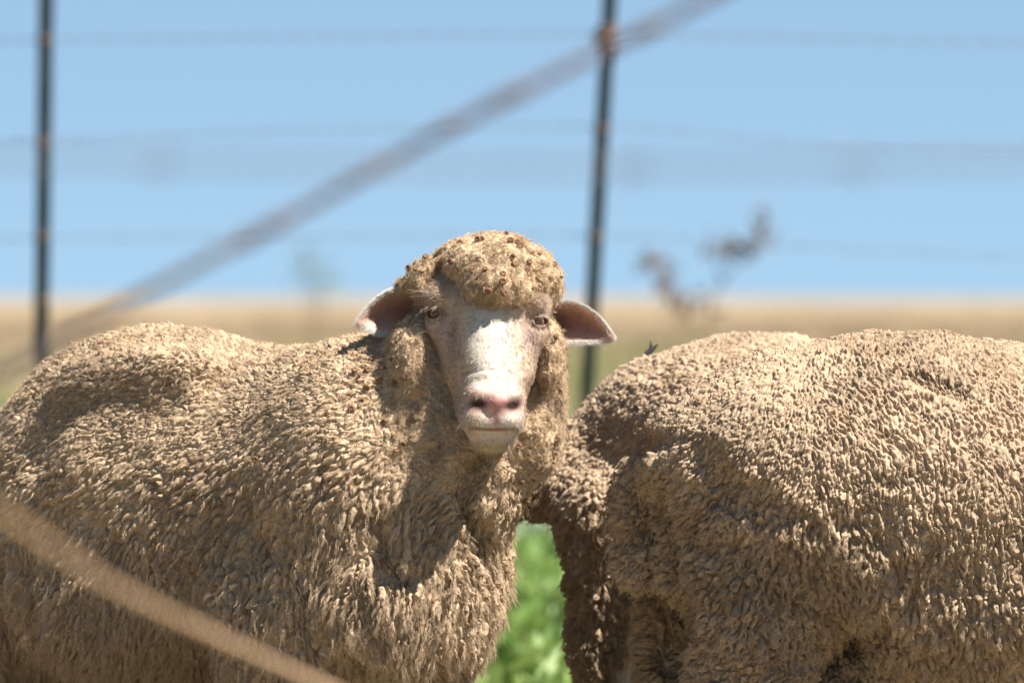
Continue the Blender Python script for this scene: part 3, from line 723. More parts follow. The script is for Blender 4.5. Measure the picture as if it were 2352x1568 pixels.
    f.ell(P(1140, 920, -.212), (L(34), .020, L(26)), .012)                                                            # nose pad
    f.ell(P(1100, 905, -.198), (L(24), .022, L(20)), .010); f.ell(P(1176, 908, -.198), (L(22), .022, L(20)), .010)    # nostril wings
    # brows, lids and cheek bones
    f.ell(P(1010, 684, -.086), (L(38), .042, L(40)), .03); f.ell(P(1232, 698, -.086), (L(32), .042, L(38)), .03)
    f.ell(P(1012, 752, -.090), (L(30), .036, L(24)), .02); f.ell(P(1226, 766, -.090), (L(26), .036, L(24)), .02)
    f.cone(P(1020, 745, -.100), P(1050, 850, -.125), L(22), L(22), .03); f.cone(P(1222, 755, -.100), P(1200, 850, -.125), L(20), L(20), .03)
    # tear channels
    f.path([P(1034, 735, -.142), P(1048, 770, -.146), P(1056, 810, -.152)], [.003, .0035, .002], .006, 's'); f.path([P(1206, 748, -.140), P(1196, 780, -.146), P(1192, 815, -.152)], [.003, .003, .002], .006, 's')
    # eye openings
    EUV = [(995, 721), (1242, 739)]
    for (eu, ev), sg in zip(EUV, (-1, 1)):
        f.path([surf(f, eu + a_, ev + b__, -.0008) for a_, b__ in ((-15, 1), (-8, -7), (3, -9), (13, -4), (17, 4))], [.0016, .0026, .0028, .0024, .0014], .004)
        f.path([surf(f, eu + a_, ev + b__, .0003) for a_, b__ in ((-15, 4), (-6, 10), (5, 10), (15, 5))], [.0012, .0018, .0018, .0012], .004)
    EC = [surf(f, *q) for q in EUV]
    EY = [(P(994, 720, -.100), np.array([-.66, -.74, -.10])), (P(1243, 738, -.099), np.array([.70, -.70, -.10]))]
    for (c, d) in EY: f.ell(surf(f, *EUV[0 if c[0] < 0 else 1]), (.0084, .016, .0050), .002, op='s')
    # nostrils: comma slits
    for s_, (u0, v0) in ((-1, (1100, 928)), (1, (1175, 930))):
        crease(f, [(u0 + s_ * 16, v0 - 9), (u0 + s_ * 4, v0 + 1), (u0 - s_ * 13, v0 + 7)], [.0055, .0105, .0065], .004, .002)
    crease(f, [(1141, 942), (1140, 962), (1138, 984)], [.0016, .002, .002], .004)
    crease(f, [(1068, 968), (1086, 981), (1110, 987), (1137, 985), (1160, 988), (1183, 984), (1195, 974)], [.0012, .002, .0026, .003, .0026, .002, .0012], .0035)
    # wrinkles above the nose
    for vv, dd in ((832, 0), (846, 1)): f.path([P(1072, vv + 10, -.182), P(1105, vv, -.2005 - dd * .002), P(1150, vv + 2, -.2005 - dd * .002), P(1180, vv + 12, -.185)], [.001, .0022, .0022, .001], .006, 's')
    f.cone(P(1110, 760, -.02), P(1040, 1100, .05), .06, .075, .03)   # throat running down inside the wool
    Vh, Qh = surface_nets(f, .0042, None); Vh, Qh = subdiv(Vh, Qh); Vh = project(f, Vh, 2); Vh, Qh = subdiv(Vh, Qh)
    Nh = gradall(f, Vh); Vh = Vh + Nh * (fbm(Vh, .012, 5, 3) * .0006)[:, None]
    def g(u, v, u0, v0, ru, rv): return np.exp(-(((u - u0) / ru) ** 2 + ((v - v0) / rv) ** 2))
    def paint(p):
        u, v = uv(p); n = len(p); c = np.tile(np.array([.60, .46, .345]), (n, 1))
        def mixc(w_, col_):
            nonlocal c; w_ = np.clip(w_, 0, 1)[:, None]; c = c * (1 - w_) + np.array(col_) * w_
        nz = fbm(p, .012, 3, 3) * 14; mixc(sstep(.1, .7, fbm(p * np.array([1, 1, .35]), .008, 13, 3)) * .35, (.40, .25, .16))
        uc = 1112 + (v - 712) * .085
        br = sstep(66, 40, np.abs(u - uc - 12 + nz * .5)) * sstep(690, 735, v)
        mixc(br * .92, (.64, .57, .475))                                     # white blaze
        mixc(sstep(925, 985, v + nz) * .85, (.58, .475, .40))
        mixc(sstep(60, 90, np.abs(u - uc - 8)) * sstep(980, 900, v) * .6, (.47, .325, .22))   # tan sides
        mixc(g(u, v, 1015, 765, 26, 22) * .8, (.50, .34, .33)); mixc(g(u, v, 1215, 775, 20, 28) * .7, (.52, .37, .34))    # pink under the eyes
        mixc(g(u, v, 1044, 760, 9, 38) * .6, (.22, .12, .10)); mixc(g(u, v, 1200, 772, 7, 34) * .4, (.30, .18, .15))
        for (eu, ev) in ((996, 720), (1243, 738)): mixc(g(u, v, eu, ev, 22, 13) * 1.3, (.07, .035, .03))   # dark lid rims
        mixc(g(u, v, 1008, 662, 34, 32) * .5, (.56, .42, .29)); mixc(g(u, v, 1238, 680, 28, 30) * .5, (.56, .42, .30))
        mixc(g(u, v, 1140, 926, 34, 27) * .95, (.60, .26, .225)); mixc(g(u, v, 1140, 955, 8, 26) * .8, (.46, .21, .19))      # pink nose
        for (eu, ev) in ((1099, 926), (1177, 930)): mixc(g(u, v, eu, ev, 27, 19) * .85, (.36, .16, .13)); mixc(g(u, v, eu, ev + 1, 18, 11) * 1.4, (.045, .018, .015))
        mixc(g(u, v, 1096, 900, 14, 10) * .6, (.52, .26, .20))
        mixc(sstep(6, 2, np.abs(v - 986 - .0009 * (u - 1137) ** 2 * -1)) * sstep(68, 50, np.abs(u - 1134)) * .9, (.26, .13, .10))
        mixc(sstep(1002, 1022, v + nz * .4) * .75, (.50, .41, .26))                 # stained chin
        for (eu, ev, a, b) in ((1158, 860, 4, 5), (1166, 890, 3.5, 8), (1163, 877, 3, 3)): mixc(g(u, v, eu, ev, a, b) * .6, (.58, .20, .13))   # grazes
        return c
    # rest of the body under the fleece, and the lower legs
    b_ = Shape(); b_.ell(P(300, 1120, .33), (.17, .17, .18), .05); b_.ell(P(600, 1150, .19), (.22, .17, .18), .1, yaw=-30); b_.ell(P(900, 1130, .04), (.14, .14, .17), .08); b_.cone(P(900, 1050, .03), P(1080, 820, .01), .12, .07, .05)
    HV = []
    for (u, y, r) in ((650, -.02, .030), (960, .02, .030), (-55, .35, .032), (265, .52, .032)):
        x = P(u, 0, y)[0]
        b_.cone((x, y, .45), (x, y, .20), .05, .030, .03); b_.cone((x, y, .20), (x, y + .01, .06), .024, .019, .01); b_.cone((x, y, .06), (x, y - .02, .035), .022, .024, .01)
        HV.append((x, y))
    Vb, Qb = surface_nets(b_, .010); nb = len(Vh)
    # ears: cupped leaves
    def ear(up, lo, y0, cup, ns=16, nt_=14):
        U = catmull([P(a, b, 0) for a, b in up], 4); Lw = catmull([P(a, b, 0) for a, b in lo], 4); n = len(U)
        s = np.linspace(0, 1, ns); outV = []; outC = []
        for lay in (0, 1):
            for i in range(n):
                t = i / (n - 1); wdt = np.linalg.norm(U[i] - Lw[i])
                for k, q in enumerate(s):
                    p = U[i] * (1 - q) + Lw[i] * q; e = (2 * q - 1)
                    d = cup * (1 - abs(e) ** 2.2) * min(1, wdt / .04) * (1 - .35 * t)
                    p = p + np.array([0, y0 + d - .018 * t, 0])
                    th = .0042 * (1 - abs(e) ** 6)
                    p = p + np.array([0, th * (1 if lay else -1), 0])
                    outV.append(p)
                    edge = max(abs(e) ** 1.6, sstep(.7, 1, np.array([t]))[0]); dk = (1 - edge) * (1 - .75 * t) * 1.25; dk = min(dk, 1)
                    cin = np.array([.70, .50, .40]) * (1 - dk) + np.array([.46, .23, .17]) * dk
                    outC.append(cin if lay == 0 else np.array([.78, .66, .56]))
        Qe = []
        for lay in (0, 1):
            o = lay * n * ns
            for i in range(n - 1):
                for k in range(ns - 1):
                    q = [o + i * ns + k, o + i * ns + k + 1, o + (i + 1) * ns + k + 1, o + (i + 1) * ns + k]; Qe.append(q if lay else q[::-1])
        o = n * ns
        for i in range(n - 1):
            Qe.append([i * ns, (i + 1) * ns, o + (i + 1) * ns, o + i * ns]); Qe.append([i * ns + ns - 1, o + i * ns + ns - 1, o + (i + 1) * ns + ns - 1, (i + 1) * ns + ns - 1])
        for k in range(ns - 1): Qe.append([(n - 1) * ns + k, (n - 1) * ns + k + 1, o + (n - 1) * ns + k + 1, o + (n - 1) * ns + k])
        return np.array(outV), np.array(Qe), np.array(outC), n, ns
    E1 = ear([(975, 672), (935, 669), (904, 668), (871, 688), (845, 714), (828, 738)], [(975, 754), (935, 759), (905, 761), (880, 760), (853, 753), (830, 742)], -.030, .034)
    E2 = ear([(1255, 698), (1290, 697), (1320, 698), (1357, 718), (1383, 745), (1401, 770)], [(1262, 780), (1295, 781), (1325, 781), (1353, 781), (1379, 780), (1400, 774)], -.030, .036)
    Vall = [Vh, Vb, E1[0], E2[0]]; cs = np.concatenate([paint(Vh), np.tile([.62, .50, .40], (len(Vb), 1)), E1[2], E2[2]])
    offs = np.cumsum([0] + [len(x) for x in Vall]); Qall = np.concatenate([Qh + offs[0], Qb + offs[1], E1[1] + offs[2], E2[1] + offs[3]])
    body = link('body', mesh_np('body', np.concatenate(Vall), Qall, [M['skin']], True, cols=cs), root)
    hooves(root, HV)
    # eyes
    for (c, d) in EY:
        d = d / np.linalg.norm(np.array(d) * [1, 1, 0]); dv = nrm(np.array([d[0] * .75, -1.0, -.05])); eye_ball(root, EC[0 if c[0] < 0 else 1] - dv * .0128, dv)
    # short hair on the face and ears
    rg = np.random.default_rng(21)
    fl = lambda p, N: (lambda q: nrm(q - (q * N).sum(1, keepdims=True) * N))(np.stack([(uv(p)[0] - 1125) * .012, np.zeros(len(p)), -np.ones(len(p)) + 1.6 * sstep(760, 700, uv(p)[1])], 1) + .25 * np.stack([vnoise(p, .01, 1), vnoise(p, .01, 2), vnoise(p, .01, 3)], 1))
    def pf(p, N):
        n = len(p); u, v = uv(p); sh_ = 1 - .5 * g(u, v, 1140, 930, 50, 30)
        return dict(len=full(.0068, n) * sh_ * (1 + .5 * sstep(745, 700, v)), curl=full(.0001, n), freq=full(.7, n), lift=full(.28, n), mess=full(.32, n), spread=full(.0009, n), droop=full(.05, n), rad=full(.00018, n))
    sel = lambda c: (lambda u, v: ((c[:, 1] < -.04) & (c[:, 2] > P(0, 1045, -.2)[2])) * (1 - .97 * np.clip(1.5 * g(u, v, 996, 721, 24, 15) + 1.5 * g(u, v, 1243, 738, 22, 15) + 1.4 * g(u, v, 1100, 928, 24, 14) + 1.4 * g(u, v, 1176, 930, 24, 14) + g(u, v, 1140, 940, 12, 40) + 1.3 * g(u, v, 1134, 986, 64, 7), 0, 1)))(*uv(c))
    fh = strands(Vh, Qh, fl, pf, 420000, 31, f, m=3, npts=4, sel=sel, back=.0)
    rootcol = paint(fh[0][:, 0].astype(np.float64)) * rg.uniform(.9, 1.15, (len(fh[0]), 1))
    sets = [fh]; cl = [rootcol]
    # ears: rim fringe and down
    for E, sg in ((E1, -1), (E2, 1)):
        Ve, Qe, Ce, n, ns = E
        tipc = Ve[(n - 1) * ns]; rim = []
        for k in range(0, n): rim += [Ve[k * ns], Ve[k * ns + ns - 1]]
        rim = np.array(rim); ctr = Ve.mean(0)
        up = Ve[0:n * ns:ns]; lw = Ve[ns - 1:n * ns:ns]
        pr_ = []
        for line in (up, lw):
            s = rg.uniform(.12, 1, 2400) * (len(line) - 1); i = np.minimum(s.astype(int), len(line) - 2); fr_ = (s - i)[:, None]; pr_.append(line[i] * (1 - fr_) + line[i + 1] * fr_)
        pr_ = np.concatenate(pr_); d = nrm(pr_ - ctr) + np.array([sg * .7, -.1, -.15]) + rg.normal(0, .3, pr_.shape); d = nrm(d)
        ln = rg.uniform(.003, .0085, len(pr_)); tt = np.linspace(0, 1, 4)[None, :, None]
        pts = pr_[:, None] + d[:, None] * tt * ln[:, None, None] + np.array([sg * .3, 0, -.3]) * tt ** 2 * ln[:, None, None]
        sets.append((pts.astype(np.float32), (np.full((len(pr_), 1), .00016) * np.linspace(1, .4, 4)[None]).astype(np.float32))); cl.append(np.tile([.88, .82, .74], (len(pr_), 1)))
        # back and inside down
        ii = rg.integers(0, len(Ve), 5200); p0 = Ve[ii] + rg.normal(0, .0012, (5200, 3)); d = nrm(np.array([sg, 0, -.35]) + np.where(ii[:, None] < len(Ve) // 2, np.array([0, -.45, 0]), np.array([0, .45, 0])) + rg.normal(0, .35, (5200, 3))); ln = rg.uniform(.003, .007, 5200)
        pts = p0[:, None] + d[:, None] * tt * ln[:, None, None]
        sets.append((pts.astype(np.float32), (np.full((5200, 1), .00015) * np.linspace(1, .4, 4)[None]).astype(np.float32))); cl.append(Ce[ii] * 1.1)
    # lashes and brow hairs
    def lash(pts0, dirs, l0, l1, n, r=.00022, sag=.35):
        i = rg.integers(0, len(pts0), n); p0 = np.array(pts0)[i] + rg.normal(0, .0012, (n, 3)); d = nrm(np.array(dirs)[i] + rg.normal(0, .13, (n, 3))); ln = rg.uniform(l0, l1, n); tt = np.linspace(0, 1, 6)[None, :, None]
        pts = p0[:, None] + d[:, None] * tt * ln[:, None, None] + np.array([0, 0, -1.]) * sag * tt ** 2 * ln[:, None, None]
        sets.append((pts.astype(np.float32), (np.full((n, 1), r) * np.linspace(1, .35, 6)[None]).astype(np.float32))); cl.append(np.tile([.58, .47, .36], (n, 1)))
    lash([P(980, 708, -.118), P(990, 705, -.124), P(1002, 706, -.128), P(972, 716, -.112)], [(-.9, -.5, -.1), (-.7, -.7, -.1), (-.5, -.9, -.1), (-1, -.3, -.2)], .008, .014, 26, .00014)
    lash([P(1258, 724, -.112), P(1248, 722, -.120), P(1238, 722, -.126), P(1264, 732, -.108)], [(.9, -.5, -.3), (.7, -.7, -.3), (.5, -.9, -.3), (1, -.3, -.4)], .008, .014, 26, .00014)
    lash([P(985, 672, -.125), P(992, 680, -.126)], [(-1, -.4, .35), (-1, -.3, .15)], .020, .034, 8, .00016, sag=.1)
    lash([P(985, 760, -.118), P(1245, 765, -.118)], [(-1, -.3, -.1), (1, -.3, -.5)], .018, .032, 10, .00013)
    lash([P(1075, 970, -.21), P(1190, 975, -.20), P(1100, 1015, -.2), P(1165, 1015, -.2)], [(-1, -.4, -.4), (1, -.4, -.3), (-.4, -.6, -1), (.5, -.5, -1)], .008, .022, 40, .00014)
    ho = hair_obj('face_hair', sets, M['hair'], root)
    at = ho.data.attributes.new('tint', 'FLOAT_COLOR', 'POINT'); cc = []
    for (pts, rad), c in zip(sets, cl): cc.append(np.repeat(np.clip(c, 0, 1), pts.shape[1], 0))
    cc = np.concatenate(cc); c4 = np.ones((len(cc), 4), np.float32); c4[:, :3] = cc; at.data.foreach_set('color', c4.ravel())
    return root, V, Q, w

def hooves(root, HV):
    for (x, y) in HV:
        s = Shape(); 
        for sx in (-.013, .013): s.cone((x + sx, y + .004, .034), (x + sx, y - .034, .012), .017, .011, .004)
        V, Q = surface_nets(s, .004); V[:, 2] = np.maximum(V[:, 2], 0.002)
        link('hoof', mesh_np('hoof', V, Q, [M['hoof']]), root)
def eye_ball(root, c, d):
    r = .0115; V = []; Q = []; nu, nv = 24, 16
    z = np.array(d); x = nrm(np.cross([0, 0, 1.], z)); y = np.cross(z, x)
    for j in range(nv + 1):
        th = math.pi * j / nv
        for i in range(nu):
            ph = 2 * math.pi * i / nu; V.append(c + r * (z * math.cos(th) + (x * math.cos(ph) + y * math.sin(ph)) * math.sin(th)))
    for j in range(nv):
        for i in range(nu): Q.append([j * nu + i, (j + 1) * nu + i, (j + 1) * nu + (i + 1) % nu, j * nu + (i + 1) % nu])
    o = link('eye', mesh_np('eye', np.array(V), np.array(Q), [M['iris']]), root)
    # slot pupil, lying level
    V = []; n = 24
    for i in range(n):
        a = 2 * math.pi * i / n; px, pz = .0052 * np.sign(math.cos(a)) * abs(math.cos(a)) ** .7, .0022 * math.sin(a)
        q = z * math.sqrt(1 - (px / r) ** 2 - (pz / r) ** 2) * r * 1.012 + x * px + y * pz; V.append(c + q)
    V.append(c + z * r * 1.03)
    p = link('pupil', mesh_np('pupil', np.array(V), np.array([[i, (i + 1) % n, n] for i in range(n)]), [M['pupil']]), o)
    p.location = (0, 0, 0)

def grazer_fleece(root, w, h, lev, seed, flow, params, dens, dens2, m, woolm, strm):
    V, Q, TN, MK = carve_fleece(w, h, lev, flow, params, seed=seed)
    link('fleece', mesh_np('fleece', V, Q, [M[woolm]], True, cols=np.repeat(TN[:, None], 3, 1)), root)
    bsel = lambda c: np.where(c[:, 2] > .2, 1.0, .3) * np.where(c[:, 0] < .85, 1, .3)
    sets = [strands(V, Q, flow, params, dens, seed + 1, w, m=m, sel=bsel, npts=6, mask=MK, cs=seed)]; tones = [strands.tone]
    def par2(p, N):
        d = params(p, N); d['len'] = d['len'] * 1.3; d['lift'] = d['lift'] * 1.6 + .2; d['rad'] = d['rad'] * .45; d['mess'] = d['mess'] * 2; return d
    sets.append(strands(V, Q, flow, par2, dens2, seed + 2, w, m=4, npts=6, sel=bsel)); tones.append(strands.tone)
    hair_obj('wool_locks', sets, M[strm], root, tones)
    return V, Q

# ============ the sheep on the right, rump towards us
def sheep_right():
    root = empty('sheep', (P(2150, 0, .05)[0], .05, 0)); tag(root, 'woolly sheep cut off by the right edge, seen from behind with cracked cream fleece', 'sheep', 'sheep standing in the paddock')
    w = Shape()
    w.ell(P(2060, 1155, .03), (L(420), .26, L(375)), .05)
    w.ell(P(2080, 935, .06), (L(300), .2, L(152)), .08)
    w.ell(P(2480, 1180, .12), (L(480), .27, L(372)), .12)
    w.ell(P(1780, 1110, -.02), (L(300), .22, L(290)), .10)
    w.ell(P(1650, 1040, -.04), (L(200), .18, L(150)), .05, tilt=12)
    w.ell(P(2950, 1100, .16), (L(260, .1), .2, L(330)), .1)
    # thigh and near hind leg
    w.ell(P(1735, 1320, -.055), (L(215), .135, L(215)), .035)
    w.cone(P(1725, 1350, -.055), P(1720, 1640, -.06), L(198), L(140), .05); w.cone(P(1720, 1640, -.08), P(1730, 1760, -.04), L(140), L(75), .04)
    # tail flap and far hind leg
    w.ell(P(1465, 1180, .0), (L(80), .07, L(140)), .03); w.ell(P(1470, 1290, -.01), (L(72), .06, L(85)), .02)
    w.cone(P(1530, 1300, .14), P(1515, 1600, .16), L(75, .1), L(52, .1), .02); w.cone(P(1515, 1600, .16), P(1530, 1760, .18), L(52), L(45), .02)
    w.cone(P(2800, 1400, .05), P(2820, 1740, .05), L(130), L(70), .04); w.cone(P(2850, 1400, .27), P(2880, 1740, .27), L(110), L(70), .04)
    w.ell(P(2330, 1390, .03), (L(430), .21, L(230)), .08)
    # hip fold hanging over the thigh, flank fold, split in the back wool
    crease(w, [(1570, 1010), (1605, 1050), (1650, 1132), (1740, 1162), (1850, 1195)], [.006, .018, .022, .018, .004], .018, -.004)
    crease(w, [(1425, 1040), (1470, 1020), (1540, 1010)], [.004, .010, .006], .015)
    crease(w, [(1513, 1120), (1513, 1200), (1524, 1300), (1538, 1400), (1545, 1520)], [.006, .019, .028, .032, .030], .010)
    crease(w, [(1870, 1640), (1900, 1560), (1960, 1490), (2020, 1480), (2150, 1540)], [.02, .017, .012, .010, .010], .03)
    w.ell(P(2080, 1600, .08), (L(280), .14, L(170)), .03)
    crease(w, [(2060, 842), (2110, 856), (2165, 878), (2215, 896), (2250, 912)], [.004, .011, .013, .011, .004], .005)
    crease(w, [(1870, 1080), (1895, 1140), (1925, 1200)], [.003, .006, .003], .008)
    crease(w, [(2080, 1280), (2072, 1330), (2085, 1370)], [.002, .006, .002], .006)
    w.off = .0118
    def uv(p):
        k = S * (10 + p[:, 1]) / 10; return 1176 + p[:, 0] / k, 680 + (CZ - p[:, 2]) / k
    def zone(p):
        u, v = uv(p); return u, v, sstep(1010, 1200, v + (u - 1650) * -.28), sstep(900, 800, v - np.maximum(u - 2050, 0) * .2)
    def flow(p, N):
        u, v, low, top = zone(p); a = sstep(1500, 1980, u)
        f = np.stack([-(1 - a) * .95 + .12, .0 * u, -.62 - .4 * a], 1) + .30 * np.stack([vnoise(p, .05, 171), vnoise(p, .05, 172), vnoise(p, .05, 173)], 1)
        f = nrm(f - (f * N).sum(1, keepdims=True) * N); return f
    def params(p, N):
        u, v, low, top = zone(p)
        low = low * sstep(2350, 1950, u - (v - 1250) * .9)
        n = len(p)
        return dict(var=.15, conv=.3 + .3 * low, gather=.35 + .45 * low, big=.75 * low + .25 * sstep(1850, 2150, u) * sstep(850, 1000, v) * (1 - low), crack=.20 + .06 * low, close=.85 - .5 * low, cell=full(.0068, n), elong=3.5 + .9 * sstep(1800, 2050, u) * (1 - low) - 1.7 * low, tilt=.38 + .15 * low, amp=.0046 + .0008 * low, fold=.0064 + .004 * low, knob=.003 + .009 * low,
                    len=.0034 + .0091 * low, curl=.0003 + .0016 * low, freq=1.0 + .4 * low, lift=.28 + .6 * top + .2 * low, mess=.22 + .35 * low, spread=.0020 - .0003 * low, droop=.05 + .2 * low, rad=.00020 + .00005 * low)
    V, Q = grazer_fleece(root, w, .0050, 2, 200, flow, params, 12000, 2500, 9, 'woolB', 'strB')
    b_ = Shape(); b_.ell(P(2060, 1150, .05), (.2, .17, .17), .05); b_.ell(P(2480, 1180, .12), (.22, .17, .16), .1); b_.cone(P(2900, 1050, .16), P(3200, 1200, .2), .11, .07, .05); b_.cone(P(3200, 1200, .2), P(3300, 1500, .2), .075, .04, .03)
    HV = []
    for (u, y) in ((1730, -.04), (1530, .18), (2820, .05), (2880, .27)):
        x = P(u, 0, y)[0]; b_.cone((x, y, .45), (x, y, .20), .045, .028, .03); b_.cone((x, y, .20), (x, y + .01, .06), .024, .019, .01); b_.cone((x, y, .06), (x, y - .02, .035), .022, .024, .01); HV.append((x, y))
    Vb, Qb = surface_nets(b_, .010); link('body', mesh_np('body', Vb, Qb, [M['skin']], True, cols=np.tile([.62, .50, .40], (len(Vb), 1))), root); hooves(root, HV)
    return root

# ============ the sheep between and behind, head down
def sheep_behind():
    y = .62
    root = empty('sheep', (P(1700, 0, y)[0], y, 0)); tag(root, 'sheep standing furthest back between the other two, head hidden, one dark shaded leg showing', 'sheep', 'sheep standing in the paddock')
    w = Shape()
    w.ell(P(1640, 1018, y), (L(285, y), .22, L(232, y)), .05)
    w.ell(P(1800, 1090, y), (L(380, y), .25, L(312, y)), .08)
    w.ell(P(2250, 1120, y + .05), (L(420, y), .25, L(320, y)), .1)
    w.cone(P(1480, 1040, y - .02), P(1290, 1090, y - .05), L(185, y), L(108, y), .06); w.cone(P(1290, 1090, y - .05), P(1080, 1120, y - .05), L(105, y), L(95, y), .03); w.cone(P(1080, 1120, y - .05), P(960, 1380, y), L(95, y), L(80, y), .03)
    w.cone(P(1385, 1180, y - .12), P(1368, 1480, y - .12), L(118, y), L(66, y), .04); w.cone(P(1368, 1480, y - .12), P(1385, 1700, y - .12), L(66, y), L(52, y), .03)
    w.cone(P(1470, 1200, y + .16), P(1445, 1500, y + .16), L(125, y), L(82, y), .04); w.cone(P(1445, 1500, y + .16), P(1445, 1700, y + .16), L(82, y), L(60, y), .03)
    w.cone(P(2450, 1300, y - .05), P(2460, 1700, y - .05), L(130, y), L(60, y), .05); w.cone(P(2500, 1300, y + .15), P(2520, 1700, y + .15), L(120, y), L(60, y), .05)
    w.off = .0112
    def uv(p):
        k = S * (10 + p[:, 1]) / 10; return 1176 + p[:, 0] / k, 680 + (CZ - p[:, 2]) / k
    def flow(p, N):
        f = np.array([[-1., 0, -.55]]) + .4 * np.stack([vnoise(p, .05, 271), vnoise(p, .05, 272), vnoise(p, .05, 273)], 1) + np.array([[.8, 0, -.8]]) * sstep(1000, 1250, uv(p)[1])[:, None]
        return nrm(f - (f * N).sum(1, keepdims=True) * N)
    def params(p, N):
        u, v = uv(p); low = sstep(1050, 1200, v)
        return dict(var=.15, conv=.3 + .3 * low, gather=.4 + .4 * low, big=.8 * low, crack=.21, close=.8 + 0 * u, cell=.0068 + 0 * u, elong=3.2 - 1.1 * low, tilt=.4 + .1 * low, amp=.0046 + 0 * low, fold=.006 + 0 * u, knob=.003 + .007 * low, len=.0048 + .008 * low, curl=.0005 + .0013 * low, freq=1.0 + .4 * low,
                    lift=.5 + 0 * u, mess=.28 + .3 * low, spread=.0022 + 0 * u, droop=.1 + 0 * u, rad=.00030 + 0 * u)
    grazer_fleece(root, w, .0060, 2, 300, flow, params, 12000, 2500, 8, 'woolB', 'strB')
    b_ = Shape(); b_.ell(P(1700, 1030, y), (.16, .15, .13), .05); b_.ell(P(2250, 1120, y + .05), (.2, .16, .15), .1); b_.cone(P(1480, 1040, y), P(1080, 1130, y - .04), .08, .05, .05)
    b_.cone(P(1080, 1130, y - .04), P(960, 1380, y), .05, .055, .03); b_.cone(P(960, 1380, y), P(920, 1600, y), .055, .028, .02)
    HV = []
    for (u, yy) in ((1400, y - .1), (1450, y + .12), (2460, y - .05), (2520, y + .15)):
        x = P(u, 0, yy)[0]; b_.cone((x, yy, .45), (x, yy, .20), .045, .028, .03); b_.cone((x, yy, .20), (x, yy + .01, .06), .024, .019, .01); b_.cone((x, yy, .06), (x, yy - .02, .035), .022, .024, .01); HV.append((x, yy))
    Vb, Qb = surface_nets(b_, .010); link('body', mesh_np('body', Vb, Qb, [M['skin']], True, cols=np.tile([.62, .50, .40], (len(Vb), 1))), root); hooves(root, HV)
    # dark twig caught in the back wool
    mb = MB(); c = next((q for q in (surf(w, 1490, v_) for v_ in range(790, 900, 2)) if w(q[None].astype(np.float32))[0] < .002), P(1490, 815, y)) + np.array([0, 0, .010]); mb.tube([c + np.array([-.012, 0, -.012]), c, c + np.array([.014, 0, .012])], [.004, .0055, .0015], 6); mb.tube([c + np.array([.002, 0, -.002]), c + np.array([.004, -.002, .010]), c + np.array([.003, 0, .018])], [.004, .003, .001], 6)
    tag(mb.build('twig', M['burr_dark']), 'small black twig caught in the wool on the back of the furthest sheep', 'twig')
    return root

rootA, VA, QA, wA = sheep_facing()
sheep_right()
sheep_behind()

# ------------------------------------------------------------------ burrs
def burr_mesh():
    mb = MB(); rr = .0033
    for k, (z, r) in enumerate(((-.0014, .8), (0, 1.0), (.0014, .8))):
        a = np.linspace(0, 2 * np.pi, 15); mb.tube(np.stack([np.cos(a) * rr * r, np.sin(a) * rr * r, np.full(15, z)], 1), .0009, 5)
    a = np.linspace(0, 5 * np.pi, 26); mb.tube(np.stack([np.cos(a) * rr * .75 * np.linspace(1, .1, 26), np.sin(a) * rr * .75 * np.linspace(1, .1, 26), np.full(26, .0012)], 1), .0006, 5)
    for k in range(14):
        a = k * 2 * np.pi / 14; z = (-.0014, .0014)[k % 2]; e = np.array([np.cos(a), np.sin(a), 0]); mb.tube([e * rr + [0, 0, z], e * rr * 1.45 + [0, 0, z * 1.8]], [.0003, .0001], 4)
    V = np.concatenate(mb.V); return mesh_np('burr', V, [np.concatenate(mb.F[4])], [M['burr']])
bm_ = burr_mesh()
bvh = BVHTree.FromPolygons([tuple(v) for v in VA[:]], [tuple(int(x) for x in q) for q in QA[VA[QA].mean(1)[:, 1] < .1]])
o0 = Vector((0, -10, CZ))
def c1(x, y): return 776.9 + x * .3735, 490 + y * .3735
cap = [(790, 122), (945, 98), (1040, 132), (635, 200), (530, 212), (455, 260), (545, 262), (585, 230), (440, 342), (482, 350), (407, 380), (528, 312), (540, 275), (700, 298), (822, 350), (905, 352), (970, 258), (1085, 320),
       (1170, 302), (1060, 172), (1102, 175), (1115, 202), (975, 105), (890, 160), (1328, 312), (1336, 424), (1192, 456), (1215, 400), (1010, 488), (1006, 420), (1010, 372), (1078, 262), (1100, 560), (690, 130), (1010, 105), (860, 165), (750, 190), (1360, 390), (1300, 400), (1230, 250), (930, 470), (1060, 634), (620, 160), (1225, 530)]
cheek = [(1390, 835), (1420, 930), (1382, 964), (1330, 760), (1400, 690), (345, 805), (150, 855), (280, 955), (100, 972), (128, 998), (180, 1070), (255, 1022), (156, 1152), (86, 1198), (290, 1283), (330, 900), (175, 960), (405, 1010), (515, 1275), (355, 1050), (205, 900), (300, 745), (1110, 1432), (1320, 1475), (1340, 1380), (1310, 1530), (1245, 1500), (620, 1440), (400, 1415), (350, 1460)]
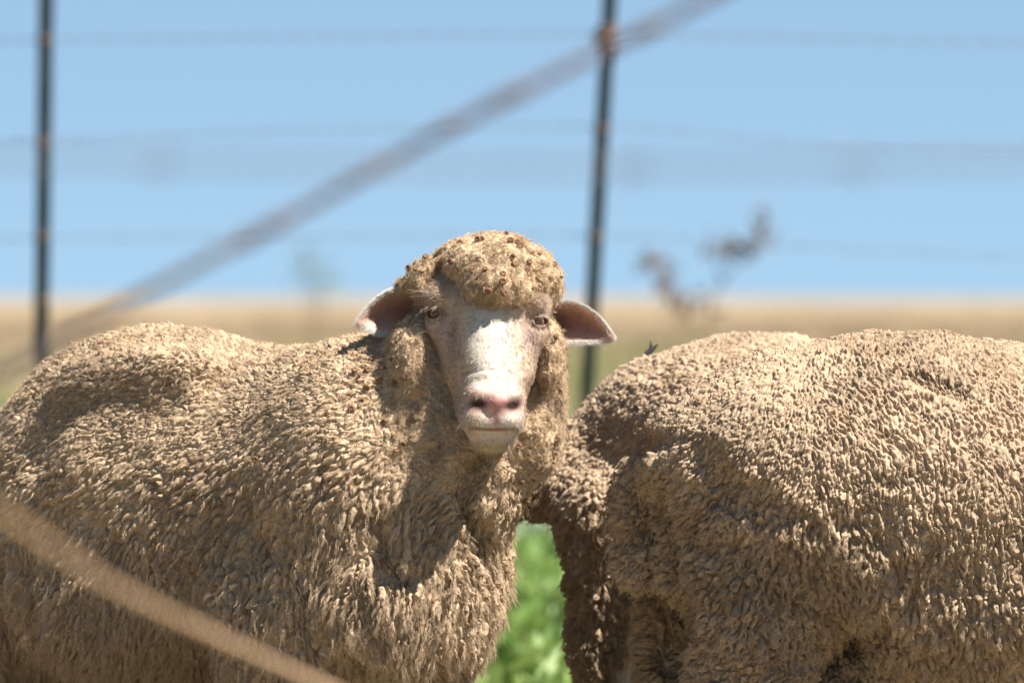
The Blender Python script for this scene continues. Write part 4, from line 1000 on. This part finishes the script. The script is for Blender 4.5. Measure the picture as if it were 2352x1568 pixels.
neck = [(1192, 1075), (1225, 1100), (1232, 1130), (1210, 1150), (1218, 1165), (1100, 1245), (1148, 1270), (1142, 1345), (1128, 1350), (1165, 1310), (1095, 1295), (950, 1282), (1130, 1245), (1200, 1105), (1085, 1500), (1165, 1420)]
low = [(60, 1298), (84, 1305), (73, 1315), (128, 1315), (60, 1340), (480, 1511), (572, 1058), (588, 1052), (565, 1410), (566, 1388), (880, 1290)]
rg = random.Random(4)
def put(u, v, label, group, s=1.0):
    d = (Vector(P(u, v, 0)) - o0).normalized(); h, n, i, dist = bvh.ray_cast(o0, d)
    if h is None: return
    o = bpy.data.objects.new('burr', bm_); col.objects.link(o); o.location = h + n * .0026 - d * .002
    nn = (n * .8 + Vector((rg.uniform(-.5, .5), -.6, rg.uniform(-.4, .4)))).normalized(); o.rotation_euler = nn.to_track_quat('Z', 'Y').to_euler(); k = s * rg.uniform(.7, 1.35); o.scale = (k, k * rg.uniform(.75, 1), k)
    tag(o, label, 'burr', group)
for x, y in cap:
    u, v = c1(x, y)
    if u < 1000: z_ = ('small brown burr in the wool above the ear at the left of the face', 'burrs above the left-hand ear')
    elif v < 556: z_ = ('small brown burr along the very top of the woolly head, against the sky', 'burrs along the top of the poll')
    elif u > 1225: z_ = ('small brown burr in the wool above the ear at the right of the face', 'burrs above the right-hand ear')
    else: z_ = ('small round brown burr in the curly forehead wool over the facing sheep\'s white blaze', 'burrs in the forehead wool')
    put(u, v, *z_)
for x, y in cheek:
    u, v = c1(x, y)
    if u > 1215: z_ = ('small brown burr in the cheek wool under the ear at the right', 'burrs in the right-hand cheek wool')
    elif u > 1010: z_ = ('small brown burr in the throat wool just beneath the facing sheep\'s chin', 'burrs under the chin')
    elif u < 850: z_ = ('small brown burr on the shaded side of the neck below the left-hand ear tip', 'burrs on the side of the neck')
    else: z_ = ('small brown burr in the cheek wool left of the facing sheep\'s face', 'burrs in the left-hand cheek wool')
    put(u, v, *z_, .95)
for u, v in neck: put(u, v, 'small brown burr in the wool down the facing sheep\'s throat and chest', 'burrs in the wool on the throat', .9)
for u, v in low: put(u, v, 'small burr caught in the long wool on the facing sheep\'s flank', 'burrs in the wool on the flank', 1.0)
